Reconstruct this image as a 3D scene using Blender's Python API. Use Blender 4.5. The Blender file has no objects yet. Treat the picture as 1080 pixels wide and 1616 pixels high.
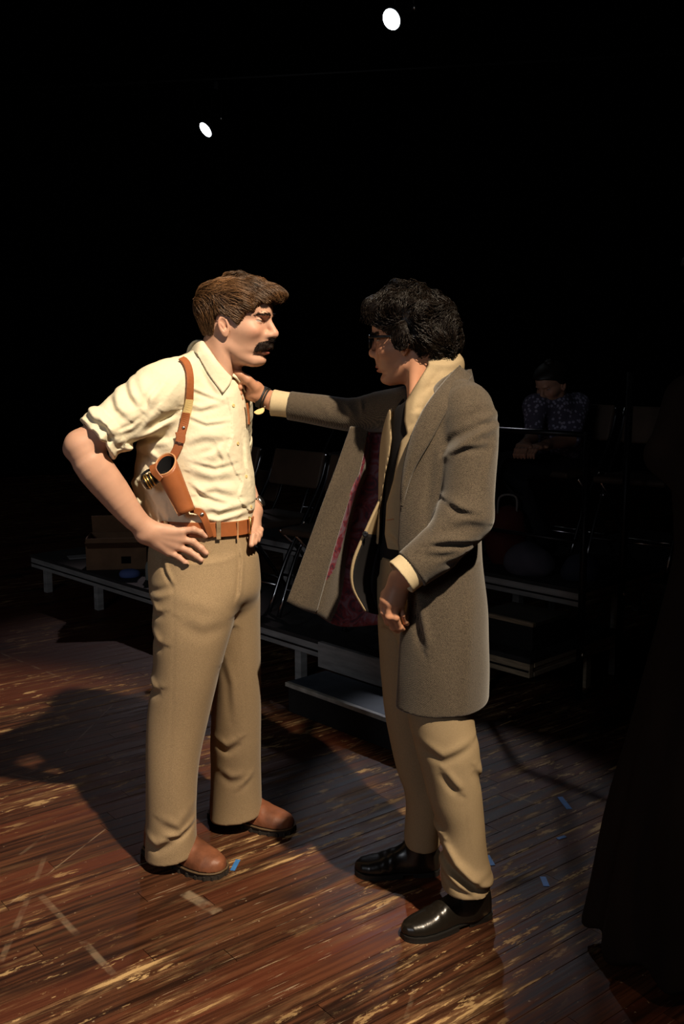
import bpy, bmesh, math, random
import numpy as np
from mathutils import Vector, Matrix

random.seed(7)
RNG = np.random.default_rng(7)
SC = bpy.context.scene
COL = SC.collection

# ---------------------------------------------------------------- camera, world, lights, exposure
F, CAMH, PIT = 1573.0, 1.55, math.radians(8.6)
cam = bpy.data.objects.new('camera', bpy.data.cameras.new('camera'))
COL.objects.link(cam)
cam.location = (0, 0, CAMH)
cam.rotation_euler = (math.pi / 2 - PIT, 0, 0)
cam.data.sensor_fit = 'VERTICAL'
cam.data.sensor_height = 36.0
cam.data.lens = 36.0 * F / 1616.0
cam.data.clip_start = 0.05
SC.camera = cam

world = bpy.data.worlds.new('world'); SC.world = world
world.use_nodes = True
world.node_tree.nodes['Background'].inputs[0].default_value = (0.0, 0.0, 0.0, 1)
world.node_tree.nodes['Background'].inputs[1].default_value = 0.0

SC.view_settings.view_transform = 'Standard'
SC.view_settings.look = 'None'
SC.view_settings.gamma = 1.0
SC.view_settings.use_curve_mapping = False
SC.view_settings.exposure = 0.0

def ray(px, py):
    u = (px - 540) / F; v = (py - 808) / F
    return np.array([u, math.cos(PIT) - v * math.sin(PIT), -(v * math.cos(PIT) + math.sin(PIT))])
EYE = np.array([0, 0, CAMH])
def P(px, py, Y):
    d = ray(px, py); return EYE + d * (Y / d[1])
def G(px, py, z=0.0):
    d = ray(px, py); return EYE + d * ((z - CAMH) / d[2])

def spot(name, loc, target, energy, color, size_deg, blend, radius=0.06):
    l = bpy.data.lights.new(name, 'SPOT'); l.energy = energy; l.color = color
    l.spot_size = math.radians(size_deg); l.spot_blend = blend; l.shadow_soft_size = radius
    o = bpy.data.objects.new(name, l); COL.objects.link(o)
    o.location = loc
    o.rotation_euler = (Vector(target) - Vector(loc)).to_track_quat('-Z', 'Y').to_euler()
    return o
def area(name, loc, target, energy, color, sx, sy):
    l = bpy.data.lights.new(name, 'AREA'); l.energy = energy; l.color = color
    l.shape = 'RECTANGLE'; l.size = sx; l.size_y = sy
    o = bpy.data.objects.new(name, l); COL.objects.link(o); o.location = loc
    o.rotation_euler = (Vector(target) - Vector(loc)).to_track_quat('-Z', 'Y').to_euler()
    return o
LAMP_A = P(622, 28, 8.25)     # the two lamps seen hanging from the grid
LAMP_B = P(328, 202, 11.6)
KEY_POS = (1.66, -0.4, 5.6)
spot('key_spot', KEY_POS, (-1.25, 2.74, 0.0), 2550, (1.0, 0.82, 0.60), 28.6, 0.36, 0.07)
spot('warm_spill', (2.6, 0.4, 5.4), (0.95, 1.95, 0.0), 110, (1.0, 0.60, 0.34), 26, 0.8, 0.1)
spot('cool_back_right', tuple(LAMP_A + np.array([0.0, -0.2, -0.1])), (0.45, 3.22, 0.0), 260, (0.90, 0.90, 1.0), 12.5, 0.45, 0.07)
spot('hair_light', tuple(LAMP_A + np.array([-0.6, -0.2, 0.0])), (-0.02, 2.85, 1.62), 45, (0.62, 0.76, 1.0), 12, 0.6, 0.07)
spot('cool_back_left', tuple(LAMP_B + np.array([0.0, -0.25, -0.1])), (-1.4, 4.3, 0.0), 150, (1.0, 0.78, 0.80), 18, 0.7, 0.07)
area('front_fill', (-2.6, -1.6, 2.6), (0.3, 5.2, 0.2), 28, (0.90, 0.93, 1.0), 1.6, 1.2)  # added unseen fill, stands in for bounce and lifts the platform fronts

# ---------------------------------------------------------------- helpers: objects
def tag(o, label=None, cat=None, group=None, kind=None):
    if label: o['label'] = label
    if cat: o['category'] = cat
    if group: o['group'] = group
    if kind: o['kind'] = kind
    return o
def empty(name, loc, label=None, cat=None, group=None):
    o = bpy.data.objects.new(name, None); COL.objects.link(o); o.location = loc
    return tag(o, label, cat, group)
def wloc(o):
    p = np.zeros(3)
    while o is not None:
        p += np.array(o.location); o = o.parent
    return p
def link(name, me, mat, parent=None, label=None):
    o = bpy.data.objects.new(name, me); COL.objects.link(o)
    if mat is not None:
        for m in (mat if isinstance(mat, (list, tuple)) else [mat]): me.materials.append(m)
    if parent is not None: o.parent = parent
    if label: o['label'] = label
    return o
def mesh_np(name, v, faces, smooth=True, col=None, matidx=None):
    """faces: list of (n,k) int arrays"""
    me = bpy.data.meshes.new(name)
    v = np.asarray(v, np.float32)
    me.vertices.add(len(v)); me.vertices.foreach_set('co', v.ravel())
    faces = [np.asarray(f, np.int32) for f in faces if len(f)]
    nl = sum(f.size for f in faces); nf = sum(len(f) for f in faces)
    me.loops.add(nl); me.polygons.add(nf)
    me.loops.foreach_set('vertex_index', np.concatenate([f.ravel() for f in faces]))
    tot = np.concatenate([np.full(len(f), f.shape[1], np.int32) for f in faces])
    st = np.concatenate([[0], np.cumsum(tot)[:-1]]).astype(np.int32)
    me.polygons.foreach_set('loop_start', st)
    try: me.polygons.foreach_set('loop_total', tot)
    except Exception: pass
    me.polygons.foreach_set('use_smooth', np.full(nf, smooth, bool))
    if matidx is not None: me.polygons.foreach_set('material_index', np.asarray(matidx, np.int32))
    me.update(calc_edges=True)
    if col is not None:
        a = me.color_attributes.new('Col', 'FLOAT_COLOR', 'POINT')
        c = np.ones((len(v), 4), np.float32); c[:, :3] = col
        a.data.foreach_set('color', c.ravel())
    return me
class MB:
    """collects boxes, tubes and grids in world space; build() makes one mesh object relative to its parent"""
    def __init__(s): s.v = []; s.f = []; s.n = 0
    def add(s, v, f):
        v = np.asarray(v, float); s.v.append(v)
        for k in f: s.f.append(tuple(int(i) + s.n for i in k))
        s.n += len(v); return s
    def box(s, c, size, ax=(1, 0, 0), up=(0, 0, 1)):
        ax = np.array(ax, float); ax /= np.linalg.norm(ax)
        up = np.array(up, float); ay = np.cross(up, ax); ay /= np.linalg.norm(ay); az = np.cross(ax, ay)
        h = np.array(size) / 2; c = np.array(c, float)
        v = [c + ax * h[0] * i + ay * h[1] * j + az * h[2] * k for i in (-1, 1) for j in (-1, 1) for k in (-1, 1)]
        return s.add(v, [(0, 1, 3, 2), (4, 6, 7, 5), (0, 4, 5, 1), (2, 3, 7, 6), (0, 2, 6, 4), (1, 5, 7, 3)])
    def tube(s, pts, r, n=8, closed=False, caps=True):
        pts = np.asarray(pts, float); m = len(pts)
        r = np.broadcast_to(np.asarray(r, float), (m,))
        tang = np.gradient(pts, axis=0)
        if closed: tang = np.roll(pts, -1, 0) - np.roll(pts, 1, 0)
        tang /= np.linalg.norm(tang, axis=1)[:, None] + 1e-12
        ref = np.array([0.13, 0.21, 0.97]); 
        if abs(tang[0] @ ref) > 0.9: ref = np.array([0.97, 0.2, 0.1])
        a = np.cross(tang[0], ref); a /= np.linalg.norm(a); v = []
        for i in range(m):
            a = a - tang[i] * (a @ tang[i]); a /= np.linalg.norm(a); b = np.cross(tang[i], a)
            for k in range(n):
                t = 2 * math.pi * k / n
                v.append(pts[i] + r[i] * (math.cos(t) * a + math.sin(t) * b))
        f = []
        for i in range(m if closed else m - 1):
            j = (i + 1) % m
            for k in range(n):
                f.append((i * n + k, i * n + (k + 1) % n, j * n + (k + 1) % n, j * n + k))
        if caps and not closed:
            f.append(tuple(range(n - 1, -1, -1))); f.append(tuple((m - 1) * n + k for k in range(n)))
        return s.add(v, f)
    def ribbon(s, pts, nrm, width, thick):
        """a flat strap along pts; nrm = outward normals, width along tangent x normal"""
        pts = np.asarray(pts, float); nrm = np.asarray(nrm, float); m = len(pts)
        w = np.broadcast_to(np.asarray(width, float), (m,))
        tang = np.gradient(pts, axis=0); tang /= np.linalg.norm(tang, axis=1)[:, None]
        side = np.cross(tang, nrm); side /= np.linalg.norm(side, axis=1)[:, None]
        nn = np.cross(side, tang)
        v = []; e = thick * 0.35
        for i in range(m):
            p, sd, n_ = pts[i], side[i] * w[i] / 2, nn[i]
            for a, b in ((-1, 0), (1, 0), (1, thick - e), (1 - 2 * e / w[i], thick), (-1 + 2 * e / w[i], thick), (-1, thick - e)):
                v.append(p + sd * a + n_ * b)
        f = []
        for i in range(m - 1):
            for k in range(6): f.append((i * 6 + k, i * 6 + (k + 1) % 6, (i + 1) * 6 + (k + 1) % 6, (i + 1) * 6 + k))
        f.append((5, 4, 3, 2, 1, 0)); f.append(tuple((m - 1) * 6 + k for k in range(6)))
        return s.add(v, f)
    def lathe(s, base, axis, prof, n=16):
        axis = np.array(axis, float); axis /= np.linalg.norm(axis); base = np.array(base, float)
        ref = np.array([0, 0, 1.0]) if abs(axis[2]) < 0.9 else np.array([1.0, 0, 0])
        a = np.cross(axis, ref); a /= np.linalg.norm(a); b = np.cross(axis, a)
        v = [base + axis * h + r * (math.cos(2 * math.pi * k / n) * a + math.sin(2 * math.pi * k / n) * b) for r, h in prof for k in range(n)]
        m = len(prof); f = []
        for i in range(m - 1):
            for k in range(n): f.append((i * n + k, i * n + (k + 1) % n, (i + 1) * n + (k + 1) % n, (i + 1) * n + k))
        f.append(tuple(range(n - 1, -1, -1))); f.append(tuple((m - 1) * n + k for k in range(n)))
        return s.add(v, f)
    def build(s, name, mat, parent=None, smooth=False, label=None, origin=None, bevel=0):
        v = np.concatenate(s.v); loc = None
        if parent is not None: v = v - wloc(parent)
        elif origin is not None: v = v - np.array(origin, float)
        me = bpy.data.meshes.new(name); me.from_pydata([tuple(p) for p in v], [], s.f); me.update()
        bm = bmesh.new(); bm.from_mesh(me); bmesh.ops.recalc_face_normals(bm, faces=bm.faces[:])
        if bevel:
            bmesh.ops.bevel(bm, geom=bm.edges[:], offset=bevel, segments=2, affect='EDGES', profile=0.6, clamp_overlap=True)
        bm.to_mesh(me); bm.free()
        if smooth: me.polygons.foreach_set('use_smooth', np.ones(len(me.polygons), bool))
        o = link(name, me, mat, parent, label)
        if parent is None and origin is not None: o.location = origin
        return o
def sheet(fn, nu, nv, thick):
    """closed thin sheet from fn(u,v)->(x,y,z) arrays; returns verts, quads"""
    u, v = np.meshgrid(np.linspace(0, 1, nu), np.linspace(0, 1, nv), indexing='ij')
    p = fn(u, v)
    du = np.gradient(p, axis=0); dv = np.gradient(p, axis=1)
    n = np.cross(du, dv); n /= np.linalg.norm(n, axis=2)[..., None] + 1e-9
    A = (p + n * thick / 2).reshape(-1, 3); B = (p - n * thick / 2).reshape(-1, 3)
    idx = np.arange(nu * nv).reshape(nu, nv); N = nu * nv
    q = np.stack([idx[:-1, :-1], idx[1:, :-1], idx[1:, 1:], idx[:-1, 1:]], -1).reshape(-1, 4)
    faces = [q, q[:, ::-1] + N]
    rim = np.concatenate([idx[:-1, 0], idx[-1, :-1], idx[:0:-1, -1], idx[0, :0:-1]])
    r2 = np.roll(rim, -1)
    faces.append(np.stack([r2, rim, rim + N, r2 + N], -1))
    return np.concatenate([A, B]), faces
def sheet_obj(name, fn, nu, nv, thick, mat, parent, label=None):
    v, f = sheet(fn, nu, nv, thick)
    me = mesh_np(name, v - wloc(parent), f)
    return link(name, me, mat, parent, label)

# ---------------------------------------------------------------- helpers: signed distance modelling
def smin(a, b, k):
    h = np.clip(0.5 + 0.5 * (b - a) / k, 0, 1)
    return b + (a - b) * h - k * h * (1 - h)
def smax(a, b, k): return -smin(-a, -b, k)
def sstep(a, b, x):
    t = np.clip((x - a) / (b - a), 0, 1); return t * t * (3 - 2 * t)
def crom(pts, n):
    """Catmull-Rom resample of rows of pts to n rows"""
    p = np.asarray(pts, float); m = len(p)
    if m == 2: 
        t = np.linspace(0, 1, n)[:, None]; return p[0] * (1 - t) + p[1] * t
    q = np.vstack([2 * p[0] - p[1], p, 2 * p[-1] - p[-2]])
    s = np.linspace(0, m - 1 - 1e-9, n); i = s.astype(int); t = (s - i)[:, None]
    a, b, c, d = q[i], q[i + 1], q[i + 2], q[i + 3]
    return 0.5 * ((2 * b) + (-a + c) * t + (2 * a - 5 * b + 4 * c - d) * t ** 2 + (-a + 3 * b - 3 * c + d) * t ** 3)
def ball(p, c, r): return np.linalg.norm(p - np.asarray(c), axis=1) - r
def ell(p, c, r, R=None):
    q = p - np.asarray(c)
    if R is not None: q = q @ R
    r = np.asarray(r); k0 = np.linalg.norm(q / r, axis=1); k1 = np.linalg.norm(q / r ** 2, axis=1)
    return k0 * (k0 - 1) / (k1 + 1e-9)
def capsule(p, a, b, ra, rb):
    a = np.asarray(a, float); b = np.asarray(b, float); ab = b - a
    t = np.clip((p - a) @ ab / (ab @ ab), 0, 1)
    return np.linalg.norm(p - a - t[:, None] * ab, axis=1) - (ra + (rb - ra) * t)
def limb(p, pts, n=10):
    """pts rows: x,y,z,r ; smooth tapered limb"""
    c = crom(pts, n); d = None
    for i in range(n - 1):
        e = capsule(p, c[i, :3], c[i + 1, :3], c[i, 3], c[i + 1, 3])
        d = e if d is None else np.minimum(d, e)
    return d
class ZLoft:
    """rows: (z, cx, cy, a, b [, yaw]) ; vertical loft of (super)ellipses"""
    def __init__(s, rows, n=2.3):
        rows = np.array(sorted([tuple(r) + (0.0,) * (6 - len(r)) for r in rows]))
        s.n = n; c = crom(rows, 160); o = np.argsort(c[:, 0]); s.t = c[o]
        s.lo, s.hi = rows[0, 0], rows[-1, 0]
    def __call__(s, p):
        z = np.clip(p[:, 2], s.lo, s.hi); T = s.t
        g = [np.interp(z, T[:, 0], T[:, k]) for k in range(1, 6)]
        x = p[:, 0] - g[0]; y = p[:, 1] - g[1]
        if np.any(T[:, 5]):
            co, si = np.cos(g[4]), np.sin(g[4]); x, y = x * co + y * si, -x * si + y * co
        rho = np.hypot(x, y)
        r = (np.abs(x / g[2]) ** s.n + np.abs(y / g[3]) ** s.n) ** (1 / s.n)
        d = np.where(r > 0.15, rho * (1 - 1 / np.maximum(r, 0.15)), -np.minimum(g[2], g[3]) * 0.85)
        d = np.maximum(d, -np.minimum(g[2], g[3]))
        return np.maximum(d, np.maximum(s.lo - p[:, 2], p[:, 2] - s.hi))
def lv(py, xl, xr, Y, b, yaw=0.0):
    l = P(xl, py, Y); r = P(xr, py, Y); return (l[2], (l[0] + r[0]) / 2, Y, (r[0] - l[0]) / 2, b, yaw)
def pxl(px, py, Y, r): return (*P(px, py, Y), r)
_K = RNG.normal(size=(24, 3)); _K /= np.linalg.norm(_K, axis=1)[:, None]; _PH = RNG.uniform(0, 6.28, 24)
def wav(p, scale, seed=0, stretch=(1, 1, 1), n=7):
    """cheap band limited noise, about -1..1"""
    q = p * np.asarray(stretch) * scale; o = 0
    for i in range(n):
        k = _K[(i + seed * 5) % 24] * (0.75 + 0.5 * ((i * 7 + seed) % 5) / 4)
        o = o + np.sin(q @ k + _PH[(i * 3 + seed) % 24])
    return o / math.sqrt(n) / 1.3
class Folds:
    """creases given by pixel polylines on the side towards the camera: (points, width_px, amp_m, kind)"""
    def __init__(s, Y, items):
        s.it = []
        for pts, w, amp, kind in items:
            q = np.array([P(x, y, Y)[[0, 2]] for x, y in pts])
            s.it.append((q, w / 533.0 * Y / 2.95, amp, kind))
    def __call__(s, p, cy):
        xz = p[:, [0, 2]]; tot = np.zeros(len(p)); face = sstep(0.03, -0.03, p[:, 1] - cy)
        for q, w, amp, kind in s.it:
            best = np.full(len(p), 1e9); sg = np.zeros(len(p)); tt = np.zeros(len(p)); m = len(q) - 1
            for i in range(m):
                a, b = q[i], q[i + 1]; ab = b - a
                t = np.clip((xz - a) @ ab / (ab @ ab), 0, 1)
                dv = xz - a - t[:, None] * ab; d = np.linalg.norm(dv, axis=1)
                c = ab[0] * (xz[:, 1] - a[1]) - ab[1] * (xz[:, 0] - a[0])
                k = d < best
                best = np.where(k, d, best); sg = np.where(k, np.sign(c), sg); tt = np.where(k, (i + t) / m, tt)
            s1 = best * sg / w
            taper = np.sqrt(np.clip(np.sin(np.pi * np.clip(tt, 0.02, 0.98)), 0, 1))
            if kind == 'r': e = np.exp(-s1 ** 2)
            elif kind == 's': e = s1 * np.exp(-s1 ** 2) * 2.3
            else:                     # 'e' : a flap edge, raised on the left hand side of the line
                e = sstep(-0.25, 0.25, s1) * np.exp(-(s1 / 4) ** 2); taper = 1
            tot += amp * e * taper
        return tot * face
def snet(f, lo, hi, h, refine=1):
    lo = np.asarray(lo, float); hi = np.asarray(hi, float)
    nc = np.ceil((hi - lo) / (4 * h)).astype(int) + 1; n = nc * 4
    ci = np.stack(np.meshgrid(*[np.arange(k) for k in nc], indexing='ij'), -1).reshape(-1, 3)
    cv = f(lo + (ci * 4 + 1.5) * h)
    act = np.abs(cv) < 4 * h * 1.9
    V = np.sign(cv).reshape(nc).astype(np.float32)
    V = V.repeat(4, 0).repeat(4, 1).repeat(4, 2)
    off = np.stack(np.meshgrid(*[np.arange(4)] * 3, indexing='ij'), -1).reshape(-1, 3)
    idx = (ci[act][:, None, :] * 4 + off[None]).reshape(-1, 3)
    val = np.empty(len(idx), np.float32)
    for s in range(0, len(idx), 400000): val[s:s + 400000] = f(lo + idx[s:s + 400000] * h)
    val = np.where(np.abs(val) < 1e-7, 1e-7, val)
    V[idx[:, 0], idx[:, 1], idx[:, 2]] = val
    S = V < 0
    cnt = np.zeros(tuple(n - 1), np.uint8)
    for a in (0, 1):
        for b in (0, 1):
            for c in (0, 1): cnt += S[a:n[0] - 1 + a, b:n[1] - 1 + b, c:n[2] - 1 + c]
    cell = np.argwhere((cnt > 0) & (cnt < 8))
    cor = np.array([(a, b, c) for a in (0, 1) for b in (0, 1) for c in (0, 1)])
    cvv = np.stack([V[cell[:, 0] + a, cell[:, 1] + b, cell[:, 2] + c] for a, b, c in cor], 1)
    acc = np.zeros((len(cell), 3)); num = np.zeros(len(cell))
    for i in range(8):
        for j in range(i + 1, 8):
            if np.abs(cor[i] - cor[j]).sum() != 1: continue
            m = (cvv[:, i] < 0) != (cvv[:, j] < 0)
            t = np.where(m, cvv[:, i] / (cvv[:, i] - cvv[:, j] + (~m)), 0)
            acc += m[:, None] * (cor[i] + t[:, None] * (cor[j] - cor[i])); num += m
    vert = lo + (cell + acc / num[:, None]) * h
    im = np.full(tuple(n - 1), -1, np.int32); im[cell[:, 0], cell[:, 1], cell[:, 2]] = np.arange(len(cell))
    quads = []
    for ax in range(3):
        o1, o2 = [(1, 2), (2, 0), (0, 1)][ax]
        sl0 = [slice(None)] * 3; sl1 = [slice(None)] * 3
        sl0[ax] = slice(0, n[ax] - 1); sl1[ax] = slice(1, n[ax])
        e = np.argwhere(S[tuple(sl0)] != S[tuple(sl1)])
        e = e[(e[:, o1] > 0) & (e[:, o2] > 0) & (e[:, o1] < n[o1] - 1) & (e[:, o2] < n[o2] - 1)]
        d1 = np.zeros(3, int); d1[o1] = 1; d2 = np.zeros(3, int); d2[o2] = 1
        g = lambda q: im[q[:, 0], q[:, 1], q[:, 2]]
        q = np.stack([g(e - d1 - d2), g(e - d2), g(e), g(e - d1)], 1)
        ins = S[e[:, 0], e[:, 1], e[:, 2]]
        q = np.where(ins[:, None], q, q[:, ::-1]); quads.append(q[(q >= 0).all(1)])
    quads = np.concatenate(quads)
    for _ in range(refine):
        g, d = grad(f, vert, h * 0.5)
        gg = (g ** 2).sum(1); step = np.clip(d / np.maximum(gg, 0.2), -0.6 * h, 0.6 * h)
        vert = vert - g * step[:, None]
    return vert, quads
def grad(f, p, e):
    k = np.array([(1, -1, -1), (-1, -1, 1), (-1, 1, -1), (1, 1, 1)], float)
    g = np.zeros_like(p); d = 0
    for s in range(4):
        v = f(p + k[s] * e); g += k[s] * v[:, None]; d = d + v
    return g / (4 * e), d / 4
def on_many(f, pix, r=0.0, start=1.6):
    """points where the sight lines through pixels meet surface f, lifted by r (used to lay things on cloth)"""
    d = np.array([ray(x, y) for x, y in pix]); d /= np.linalg.norm(d, axis=1)[:, None]
    t = np.full(len(d), float(start)); live = np.ones(len(d), bool); r = np.broadcast_to(np.asarray(r, float), (len(d),))
    for _ in range(80):
        v = f(EYE + d * t[:, None]) - r
        live = (np.abs(v) > 2e-4) & (t < 6)
        if not live.any(): break
        t = np.where(live, t + v * 0.7, t)
    return EYE + d * t[:, None]
def on(f, px, py, r=0.0): return on_many(f, [(px, py)], r)[0]
def on_path(f, pix, n, r=0.0):
    """points and normals along a pixel polyline laid on f"""
    q = crom(np.array(pix, float), n)
    pts = on_many(f, q, r)
    pts[1:-1] = (pts[:-2] + 2 * pts[1:-1] + pts[2:]) / 4
    g, _ = grad(f, pts, 0.006); g /= np.linalg.norm(g, axis=1)[:, None]
    for _ in range(2): g[1:-1] = (g[:-2] + 2 * g[1:-1] + g[2:]) / 4
    g /= np.linalg.norm(g, axis=1)[:, None]
    return pts, g
def sdf_obj(name, f, lo, hi, h, mat, parent, label=None, colf=None, refine=1):
    v, q = snet(f, lo, hi, h, refine)
    me = mesh_np(name, v - wloc(parent), [q], True, None if colf is None else colf(v))
    return link(name, me, mat, parent, label)

# ---------------------------------------------------------------- materials
def nodemat(name):
    m = bpy.data.materials.new(name); m.use_nodes = True
    nt = m.node_tree; return m, nt, nt.nodes['Principled BSDF']
def mat(name, color, rough=0.6, metal=0.0, spec=0.5, var=0.0, vscale=8.0, bump=0.0, bscale=60.0, stretch=(1, 1, 1), detail=3.0, sheen=0.0, coat=0.0, bdist=0.004, bdet=2.0):
    m, nt, b = nodemat(name)
    b.inputs['Base Color'].default_value = (*color, 1); b.inputs['Roughness'].default_value = rough
    b.inputs['Metallic'].default_value = metal; b.inputs['Specular IOR Level'].default_value = spec
    if sheen: b.inputs['Sheen Weight'].default_value = sheen; b.inputs['Sheen Roughness'].default_value = 0.4
    if coat: b.inputs['Coat Weight'].default_value = coat; b.inputs['Coat Roughness'].default_value = 0.15
    if var or bump:
        tc = nt.nodes.new('ShaderNodeTexCoord'); mp = nt.nodes.new('ShaderNodeMapping')
        mp.inputs['Scale'].default_value = stretch
        nt.links.new(tc.outputs['Object'], mp.inputs[0])
    if var:
        n = nt.nodes.new('ShaderNodeTexNoise'); n.inputs['Scale'].default_value = vscale; n.inputs['Detail'].default_value = detail
        nt.links.new(mp.outputs[0], n.inputs['Vector'])
        r = nt.nodes.new('ShaderNodeMapRange'); r.inputs['From Min'].default_value = 0.3; r.inputs['From Max'].default_value = 0.7
        r.inputs['To Min'].default_value = 1 - var; r.inputs['To Max'].default_value = 1 + var
        nt.links.new(n.outputs['Fac'], r.inputs['Value'])
        mx = nt.nodes.new('ShaderNodeMix'); mx.data_type = 'RGBA'; mx.blend_type = 'MULTIPLY'; mx.inputs['Factor'].default_value = 1
        mx.inputs['A'].default_value = (*color, 1)
        nt.links.new(r.outputs[0], mx.inputs['B']); nt.links.new(mx.outputs['Result'], b.inputs['Base Color'])
    if bump:
        n2 = nt.nodes.new('ShaderNodeTexNoise'); n2.inputs['Scale'].default_value = bscale; n2.inputs['Detail'].default_value = bdet
        nt.links.new(mp.outputs[0], n2.inputs['Vector'])
        bp = nt.nodes.new('ShaderNodeBump'); bp.inputs['Strength'].default_value = bump; bp.inputs['Distance'].default_value = bdist
        nt.links.new(n2.outputs['Fac'], bp.inputs['Height']); nt.links.new(bp.outputs[0], b.inputs['Normal'])
    return m
def colmat(name, rough=0.5, bump=0.15, bscale=350.0, sss=0.0, spec=0.35):
    m, nt, b = nodemat(name)
    a = nt.nodes.new('ShaderNodeVertexColor'); a.layer_name = 'Col'
    n = nt.nodes.new('ShaderNodeTexNoise'); n.inputs['Scale'].default_value = 30
    tc = nt.nodes.new('ShaderNodeTexCoord'); nt.links.new(tc.outputs['Object'], n.inputs['Vector'])
    r = nt.nodes.new('ShaderNodeMapRange'); r.inputs['To Min'].default_value = 0.86; r.inputs['To Max'].default_value = 1.14
    nt.links.new(n.outputs['Fac'], r.inputs['Value'])
    mx = nt.nodes.new('ShaderNodeMix'); mx.data_type = 'RGBA'; mx.blend_type = 'MULTIPLY'; mx.inputs['Factor'].default_value = 1
    nt.links.new(a.outputs['Color'], mx.inputs['A']); nt.links.new(r.outputs[0], mx.inputs['B'])
    nt.links.new(mx.outputs['Result'], b.inputs['Base Color'])
    b.inputs['Roughness'].default_value = rough; b.inputs['Specular IOR Level'].default_value = spec
    if sss:
        b.inputs['Subsurface Weight'].default_value = sss; b.inputs['Subsurface Radius'].default_value = (0.012, 0.004, 0.002)
        b.inputs['Subsurface Scale'].default_value = 0.5
    n2 = nt.nodes.new('ShaderNodeTexNoise'); n2.inputs['Scale'].default_value = bscale
    nt.links.new(tc.outputs['Object'], n2.inputs['Vector'])
    bp = nt.nodes.new('ShaderNodeBump'); bp.inputs['Strength'].default_value = bump; bp.inputs['Distance'].default_value = 0.001
    nt.links.new(n2.outputs['Fac'], bp.inputs['Height']); nt.links.new(bp.outputs[0], b.inputs['Normal'])
    return m
M = {}
M['skin'] = colmat('skin', 0.5, 0.12, 400, 0.05)
M['shirt'] = mat('cream_cotton', (0.78, 0.70, 0.52), 0.85, spec=0.2, var=0.06, vscale=900, bump=0.30, bscale=30, detail=1, bdist=0.012, bdet=4.0)
M['trouser'] = mat('khaki_twill', (0.315, 0.224, 0.130), 0.9, spec=0.15, var=0.24, vscale=520, bump=0.12, bscale=600, detail=2, sheen=0.1)
M['leather'] = mat('tan_leather', (0.33, 0.105, 0.035), 0.42, spec=0.4, var=0.12, vscale=25, bump=0.08, bscale=300)
M['leather_edge'] = mat('leather_edge', (0.52, 0.26, 0.12), 0.6, var=0.05)
M['boot'] = mat('boot_leather', (0.17, 0.060, 0.028), 0.5, spec=0.4, var=0.45, vscale=16, bump=0.15, bscale=160)
M['boot_sole'] = mat('boot_rubber', (0.020, 0.014, 0.010), 0.8, var=0.2)
M['welt'] = mat('boot_welt', (0.10, 0.060, 0.026), 0.7, var=0.2, vscale=90)
M['black_leather'] = mat('black_leather', (0.010, 0.008, 0.006), 0.27, spec=0.5, var=0.1, bump=0.08, bscale=120)
M['black_rubber'] = mat('black_rubber', (0.008, 0.007, 0.006), 0.6)
M['brass'] = mat('brass', (0.72, 0.50, 0.16), 0.3, 1.0)
M['steel'] = mat('steel', (0.62, 0.60, 0.56), 0.28, 1.0)
M['dark_metal'] = mat('dark_metal', (0.02, 0.02, 0.022), 0.4, 0.6)
M['elastic'] = mat('cream_elastic', (0.70, 0.52, 0.22), 0.8, bump=0.2, bscale=500)
M['black'] = mat('matte_black', (0.006, 0.006, 0.007), 0.95, spec=0.1)
M['eye'] = colmat('eyeball', 0.1, 0.0, 10, 0, 0.6)

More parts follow.
